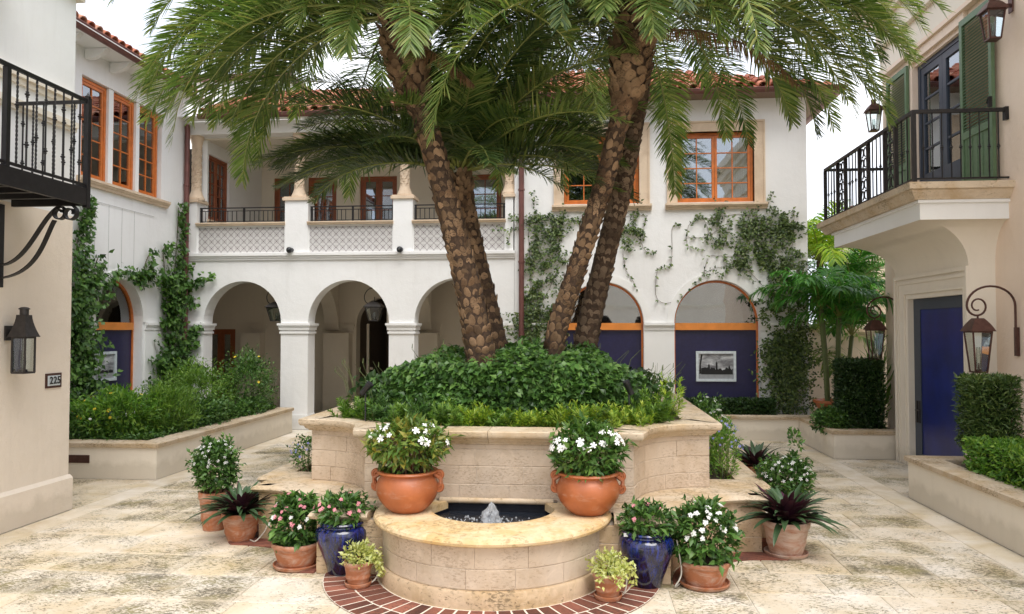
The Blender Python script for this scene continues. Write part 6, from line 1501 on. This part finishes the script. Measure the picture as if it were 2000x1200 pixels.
hedge((4.25, 8.42, 1.03), (.22, .20, .36), 8500, (.062, .014), 'clipped square shrub beneath the hooked lantern right of the blue door', 'lf_box', 114)
hedge((4.22, 7.35, .60), (.30, .85, .18), 11000, (.055, .026), 'low bright green hedge inside the right edge bed', 'lf_yel', 115)
pp = empty('potted_palm', (4.22, 13.3, .0), 'multi stemmed feathery palm in a wide terracotta bowl by the beige wall', 'potted palm'); rs = np.random.RandomState(120)
m = MB(); m.lathe([(.001, .42), (.16, .42), (.24, .55), (.30, .66), (.33, .68), (.33, .72), (.29, .72), (.27, .68), (.001, .67)], 36, (4.2, 13.2, 0)); m.build('pot', M['bowl'], pp, smooth=True)
for (x0, x1, y1, h, r) in ((4.10, 4.02, 13.25, 2.25, .045), (4.24, 4.30, 13.2, 2.1, .042), (4.32, 4.54, 13.3, 1.8, .035)):
    m = MB(); pts = [(x0, 13.2, .66), ((x0 + x1) / 2 + .01, 13.22, .66 + (h - .66) * .5), (x1, y1, h)]; m.tube(smoothpath(pts, 16), [r * 1.2, r] if False else r, 8)
    for z in np.arange(.8, h, .13): f = (z - .66) / (h - .66); m.tube([(x0 + (x1 - x0) * f, 13.2 + (y1 - 13.2) * f, z), (x0 + (x1 - x0) * f, 13.2 + (y1 - 13.2) * f, z + .008)], r + .006, 8)
    m.build('trunk', M['stem'], pp, smooth=True)
    off = Vector((4.22, 13.3, 0))
    for i in range(9):
        az = (i * 137.5 + x0 * 100) % 360; lv = i / 9; a0 = 86 - 42 * lv
        make_frond(pp, Vector((x1, y1, h)) - off, radians(az), 1.05 + .3 * rs.rand(), radians(a0), radians(a0 - 95), 40, .40, .036, M['lf_areca'], rs, rach=.012, vee=.35, droop=.7, s0=.22)
for (x, y, h, lab, mt, sd) in ((4.75, 15.8, 3.3, 'bright yellow green palm rising behind the boundary wall next to the facade corner', 'lf_arecay', 1), (5.5, 16.2, 2.7, 'green palm behind the boundary wall beside the pink house', 'lf_areca', 2), (4.55, 15.4, 1.3, 'dark fronded palm low behind the boundary wall', 'frond', 3)):
    o = empty('garden_palm', (x, y, 0), lab, 'palm tree', 'palms behind the boundary wall'); rs = np.random.RandomState(130 + sd)
    m = MB(); m.tube([(x, y, 0), (x + .04, y, h)], .07, 10); m.build('trunk', M['stem_b'], o, smooth=True)
    for i in range(18):
        az = (i * 137.5) % 360; a0 = 84 - 62 * i / 18; make_frond(o, (.04, 0, h), radians(az), 1.7, radians(a0), radians(a0 - 80), 44, .5, .035, M[mt], rs, vee=.35, s0=.15)

# ---------------------------------------------------------------- lanterns, cameras, pictures, number
def lantern(name, loc, label, group, hb, ht, h, roofh, mat, chim=True, backward=None, arm=None, flare=0.0):
    """four sided tapering lantern; hb/ht half widths at bottom/top; origin at the body base centre"""
    o = empty(name, loc, label, 'lantern', group); b = .010
    f = MB(); c = [(-1, -1), (1, -1), (1, 1), (-1, 1)]
    for sx, sy in c: f.tube([(sx * hb, sy * hb, 0), (sx * ht, sy * ht, h)], b, 4)
    for hw, z, t in ((hb, 0, .012), (ht, h, .014)):
        for i in range(4): a, d = c[i], c[(i + 1) % 4]; f.tube([(a[0] * hw, a[1] * hw, z), (d[0] * hw, d[1] * hw, z)], t, 4)
    f.box((-hb, -hb, -.008), (hb, hb, .004)); f.build('lantern_frame', M[mat], o, world=False)
    r = MB(); K = 6; V = []
    for i in range(K + 1):
        t = i / K; hw = (ht + .028) * (1 - t) ** (1.6 if flare else 1.0) + .045 * (1 - (1 - t) ** 1.6) if True else 0; hw = max(hw, .045)
        V += [(-hw, -hw, h + .012 + roofh * t), (hw, -hw, h + .012 + roofh * t), (hw, hw, h + .012 + roofh * t), (-hw, hw, h + .012 + roofh * t)]
    F = [tuple(range(3, -1, -1)), tuple(4 * K + k for k in range(4))] + [(4 * i + k, 4 * i + (k + 1) % 4, 4 * i + 4 + (k + 1) % 4, 4 * i + 4 + k) for i in range(K) for k in range(4)]
    r.add(V, F); r.box((-ht - .03, -ht - .03, h + .004), (ht + .03, ht + .03, h + .013)); r.build('lantern_roof', M[mat], o, world=False)
    if chim: q = MB(); z = h + .012 + roofh; q.lathe([(.038, z), (.038, z + .05), (.048, z + .052), (.048, z + .06), (.03, z + .072), (.001, z + .075)], 12); q.build('chimney', M[mat], o, world=False, smooth=True)
    for i in range(4):
        a, d = c[i], c[(i + 1) % 4]; k = .93; g = MB(); g.add([(a[0] * hb * k, a[1] * hb * k, .01), (d[0] * hb * k, d[1] * hb * k, .01), (d[0] * ht * k, d[1] * ht * k, h - .008), (a[0] * ht * k, a[1] * ht * k, h - .008)], [(0, 1, 2, 3)]); g.build('glass_pane', M['glass_l'], o, world=False)
    q = MB(); q.lathe([(.035, 0), (.035, .03), (.012, .034), (.010, .10), (.001, .10)], 10); q.build('burner', M[mat], o, world=False, smooth=True)
    q = MB(); q.lathe([(.020, .04), (.024, .09), (.018, h * .62)], 12); q.build('glass_chimney', M['glass_l'], o, world=False, smooth=True)
    if arm: q = MB(); arm(q); q.build('bracket', M[mat], o, world=False, smooth=False)
    return o
def armL(q): q.box((-.20, .05, .34), (-.08, .10, .40)); q.box((-.20, -.0, .30), (-.185, .15, .44)); q.tube([(-.19, .075, .37), (-.05, .075, .37), (0, 0, .375)], .012, 6)
lantern('wall_lantern', (-5.245, 6.62, 1.50), 'dark zinc wall lantern on the tan wall above the house number', 'wall lanterns', .064, .064, .33, .20, 'zinc', True, None, armL, flare=1)
lantern('wall_lantern', (-5.26, 6.28, 4.98), 'lantern cut by the top left corner of the photo above the iron balcony', 'wall lanterns', .08, .10, .32, .16, 'bronze', True, None, armL)
def hook(dx, ztop):
    def f(q):
        # gooseneck: up from the wall plate, over in a half circle, down and into an inner curl above the roof
        xl = -.115; cx, R = (dx + xl) / 2, (dx - xl) / 2; P = [(dx, 0, .27), (dx, 0, .55), (dx, 0, .72)]
        P += [(cx + R * cos(a), 0, .74 + R * .86 * sin(a)) for a in [pi * i / 16 for i in range(17)]]
        q.tube(P, .0125, 8)
        S = []
        for i in range(26):
            t = i / 25; a = pi + t * pi * 2.6; r = .115 * (1 - .62 * t); S.append((xl + .115 + r * cos(a), 0, .74 + r * sin(a) * 1.05))
        q.tube(S, [.0125 - .004 * i / 25 for i in range(26)], 8); q.tube([(0, 0, .625), (0, 0, .60)], .012, 6)
        q.box((dx - .005, -.03, .18), (dx + .025, .03, .50))
    return f
HB = 'bronze lanterns on hooked brackets'
lantern('hooked_lantern', (4.40, 8.90, 1.43), 'bronze lantern on a hooked bracket right of the blue portal door', HB, .062, .100, .45, .14, 'bronze', False, None, hook(.40, 0))
lantern('hooked_lantern', (4.42, 11.95, 1.45), 'bronze lantern on a hooked bracket left of the blue portal door', HB, .062, .100, .45, .14, 'bronze', False, None, hook(.38, 0))
def armR(q): q.box((.0, -.012, .36), (.20, .012, .40)); q.box((.19, -.04, .30), (.205, .04, .46))
for (x, y, z, lab) in ((4.61, 8.88, 5.18, 'bronze lantern high on the pink wall right of the near green shutter'), (4.60, 12.36, 5.06, 'bronze lantern on the pink wall beyond the far green shutter')):
    lantern('wall_lantern', (x, y, z), lab, 'upper wall lanterns', .058, .09, .31, .11, 'bronze', True, None, armR)
def armA(q):
    P = [(-.06, 0, .30), (-.17, 0, .36), (-.20, 0, .48), (-.13, 0, .60), (.0, 0, .64), (.10, 0, .63)]; q.tube(smoothpath(P, 20), .009, 6); q.tube([(0, 0, .36), (0, 0, .46)], .008, 6); q.tube([(.10, 0, .63), (.10, 0, .75)], .008, 6)
for x, lab in ((-5.99, 'iron lantern hanging inside the first arcade arch'), (-4.03, 'iron lantern hanging inside the second arcade arch')):
    lantern('arcade_lantern', (x, 14.24, 2.08), lab, 'arcade lanterns', .085, .145, .26, .10, 'zinc', False, None, armA)
def picture(T, u0, u1, z0, z1, label, kind_):
    o = empty('framed_picture', T((u0 + u1) / 2, -.14, z0), label, 'picture', 'framed photographs on the navy boards'); w = -.178; f = MB(); t = .045
    for A, B in (((u0, w, z0), (u0 + t, w + .03, z1)), ((u1 - t, w, z0), (u1, w + .03, z1)), ((u0 + t, w, z0), (u1 - t, w + .03, z0 + t)), ((u0 + t, w, z1 - t), (u1 - t, w + .03, z1))): f.tbox(T, A, B)
    f.build('frame', M['frame'], o)
    m_, nt, b = newmat('greyscale_print'); co = objco(nt, (1, 1, 2.2), obj=False); r = ramp(nt, noise(nt, co, 4.5, 6, .6, .6), [(.35, (.16, .16, .17)), (.55, (.42, .43, .44)), (.7, (.75, .75, .76))]); nt.links.new(r.outputs[0], b.inputs['Base Color']); b.inputs['Roughness'].default_value = .35
    m = MB(); m.tbox(T, (u0 + t, w, z0 + t), (u1 - t, w + .006, z1 - t)); m.build('print', m_, o)
    W, H_ = u1 - u0 - 2 * t, z1 - z0 - 2 * t; U = lambda a: u0 + t + W * a; Z = lambda a: z0 + t + H_ * a; m = MB(); rr = random.Random(5)
    g = MB(); g.tbox(T, (U(0), w + .006, Z(0)), (U(1), w + .0085, Z(.22))); g.build('print_foreground', M['grey'], o)
    pr_ = lambda poly: m.prism([(U(a), Z(b)) for a, b in poly], w + .0088, w + .0105, T)
    if kind_ == 'town':
        pr_([(.02, .2), (.08, .2), (.07, .55), (.12, .95), (.07, .98), (.03, .55)])
        xs = [i / 24 for i in range(25)]; top = [.34 + .13 * rr.random() for _ in xs]; pr_([(.08, .18)] + [(.08 + .9 * x, z) for x, z in zip(xs, top)] + [(.98, .18)])
        for cx, hh in ((.30, .62), (.52, .70), (.88, .55)): pr_([(cx - .025, .35), (cx + .025, .35), (cx + .025, hh - .08), (cx, hh), (cx - .025, hh - .08)])
    else:
        xs = [i / 24 for i in range(25)]; pr_([(.1, .22)] + [(.1 + .85 * x, .30 + .07 * rr.random()) for x in xs] + [(.95, .22)]); pr_([(.12, .3), (.3, .3), (.28, .42), (.16, .40)])
    m.build('print_silhouette', M['black'], o); return o
picture(TF, 2.06, 2.78, .955, 1.51, 'white framed greyscale photograph of a palm lined town on the navy board', 'town')
picture(TW, 11.52, 12.12, 1.05, 1.54, 'white framed greyscale seascape on the navy board of the wing', 'sea')
num = empty('house_number', (-5.44, 7.29, 1.31), 'small tiled plaque reading 225 on the tan corner wall', 'sign')
m = MB(); m.tbox(TL, (7.18, .001, 1.305), (7.41, .012, 1.455)); m.build('plaque_border', M['bronze'], num); m = MB(); m.tbox(TL, (7.205, .012, 1.328), (7.385, .016, 1.432)); m.build('plaque_tile', M['frame'], num)
cu = bpy.data.curves.new('digits', 'FONT'); cu.body = '225'; cu.size = .105; cu.extrude = .0012; cu.offset = .0022; cu.align_x = 'CENTER'; cu.align_y = 'CENTER'; cu.space_character = 1.05
to = bpy.data.objects.new('digits_source', cu); COL.objects.link(to); bpy.context.view_layer.update(); me = bpy.data.meshes.new_from_object(to.evaluated_get(bpy.context.evaluated_depsgraph_get())); COL.objects.unlink(to); bpy.data.objects.remove(to)
dg = link('digits', me, M['black'], num); dg.data.materials.clear(); dg.data.materials.append(M['black']); dg.location = (.01 + .0075, .005, .07); dg.rotation_euler = (pi / 2, 0, pi / 2)
def security_cam(x, y, z, label, white=False, grp='security cameras'):
    o = empty('security_camera', (x, y, z), label, 'camera', grp)
    m = MB(); m.tube([(x, y, z), (x, y - .07, z)], [.045, .04], 14); m.tube([(x, y - .07, z), (x, y - .10, z - .02)], .02, 8); m.build('mount', M['whitepaint'] if white else M['plastic'], o, smooth=True)
    m = MB(); m.lathe([(.001, .058), (.035, .048), (.055, .02), (.057, -.01), (.05, -.035), (.03, -.055), (.001, -.062)], 18, (x, y - .12, z - (.10 if white else .01))); m.build('dome', M['plastic'], o, smooth=True)
    m = MB(); m.tube([(x, y - .172, z - .015 - (.09 if white else 0)), (x, y - .18, z - .016 - (.09 if white else 0))], .018, 10); m.build('lens', M['glass_l'], o)
    if white: m = MB(); m.box((x - .05, y - .16, z - .03), (x + .05, y, z + .07)); m.box((x - .09, y - .18, z - .045), (x + .03, y - .02, z - .03)); m.build('housing', M['whitepaint'], o)
security_cam(-5.60, 14.0, 3.44, 'black dome camera at the foot of the second loggia pier'); security_cam(-3.45, 14.0, 3.43, 'black dome camera at the foot of the third loggia pier'); security_cam(3.73, 14.0, 2.90, 'white housed security camera among the ivy near the right corner', True)

rs = np.random.RandomState(200); n = 150
P = np.stack([rs.uniform(-5, 3.5, n), 4.9 + 8 * rs.rand(n) ** 1.4, np.full(n, .006)], 1); keep = ~((np.abs(P[:, 0] - FX) < 2.4) & (P[:, 1] > 5.0) & (P[:, 1] < 10.3)); P = P[keep]; n = len(P)
V, F = leaf_arrays(P, np.stack([rs.normal(size=n), rs.normal(size=n), .05 * rs.rand(n)], 1), np.tile([0, 0, 1.], (n, 1)), rs.uniform(.012, .038, n), rs.uniform(.006, .014, n), .3, .0)
o = link('fallen_leaves', npmesh('fallen_leaves', V, F), leafmat('dead_fallen_leaves', [(.10, .06, .03), (.25, .16, .05), (.12, .14, .03), (.45, .10, .14)], .7, .1)); tag(o, 'scattered fallen leaves and pink petals on the courtyard stone', 'fallen leaves', kind='stuff')
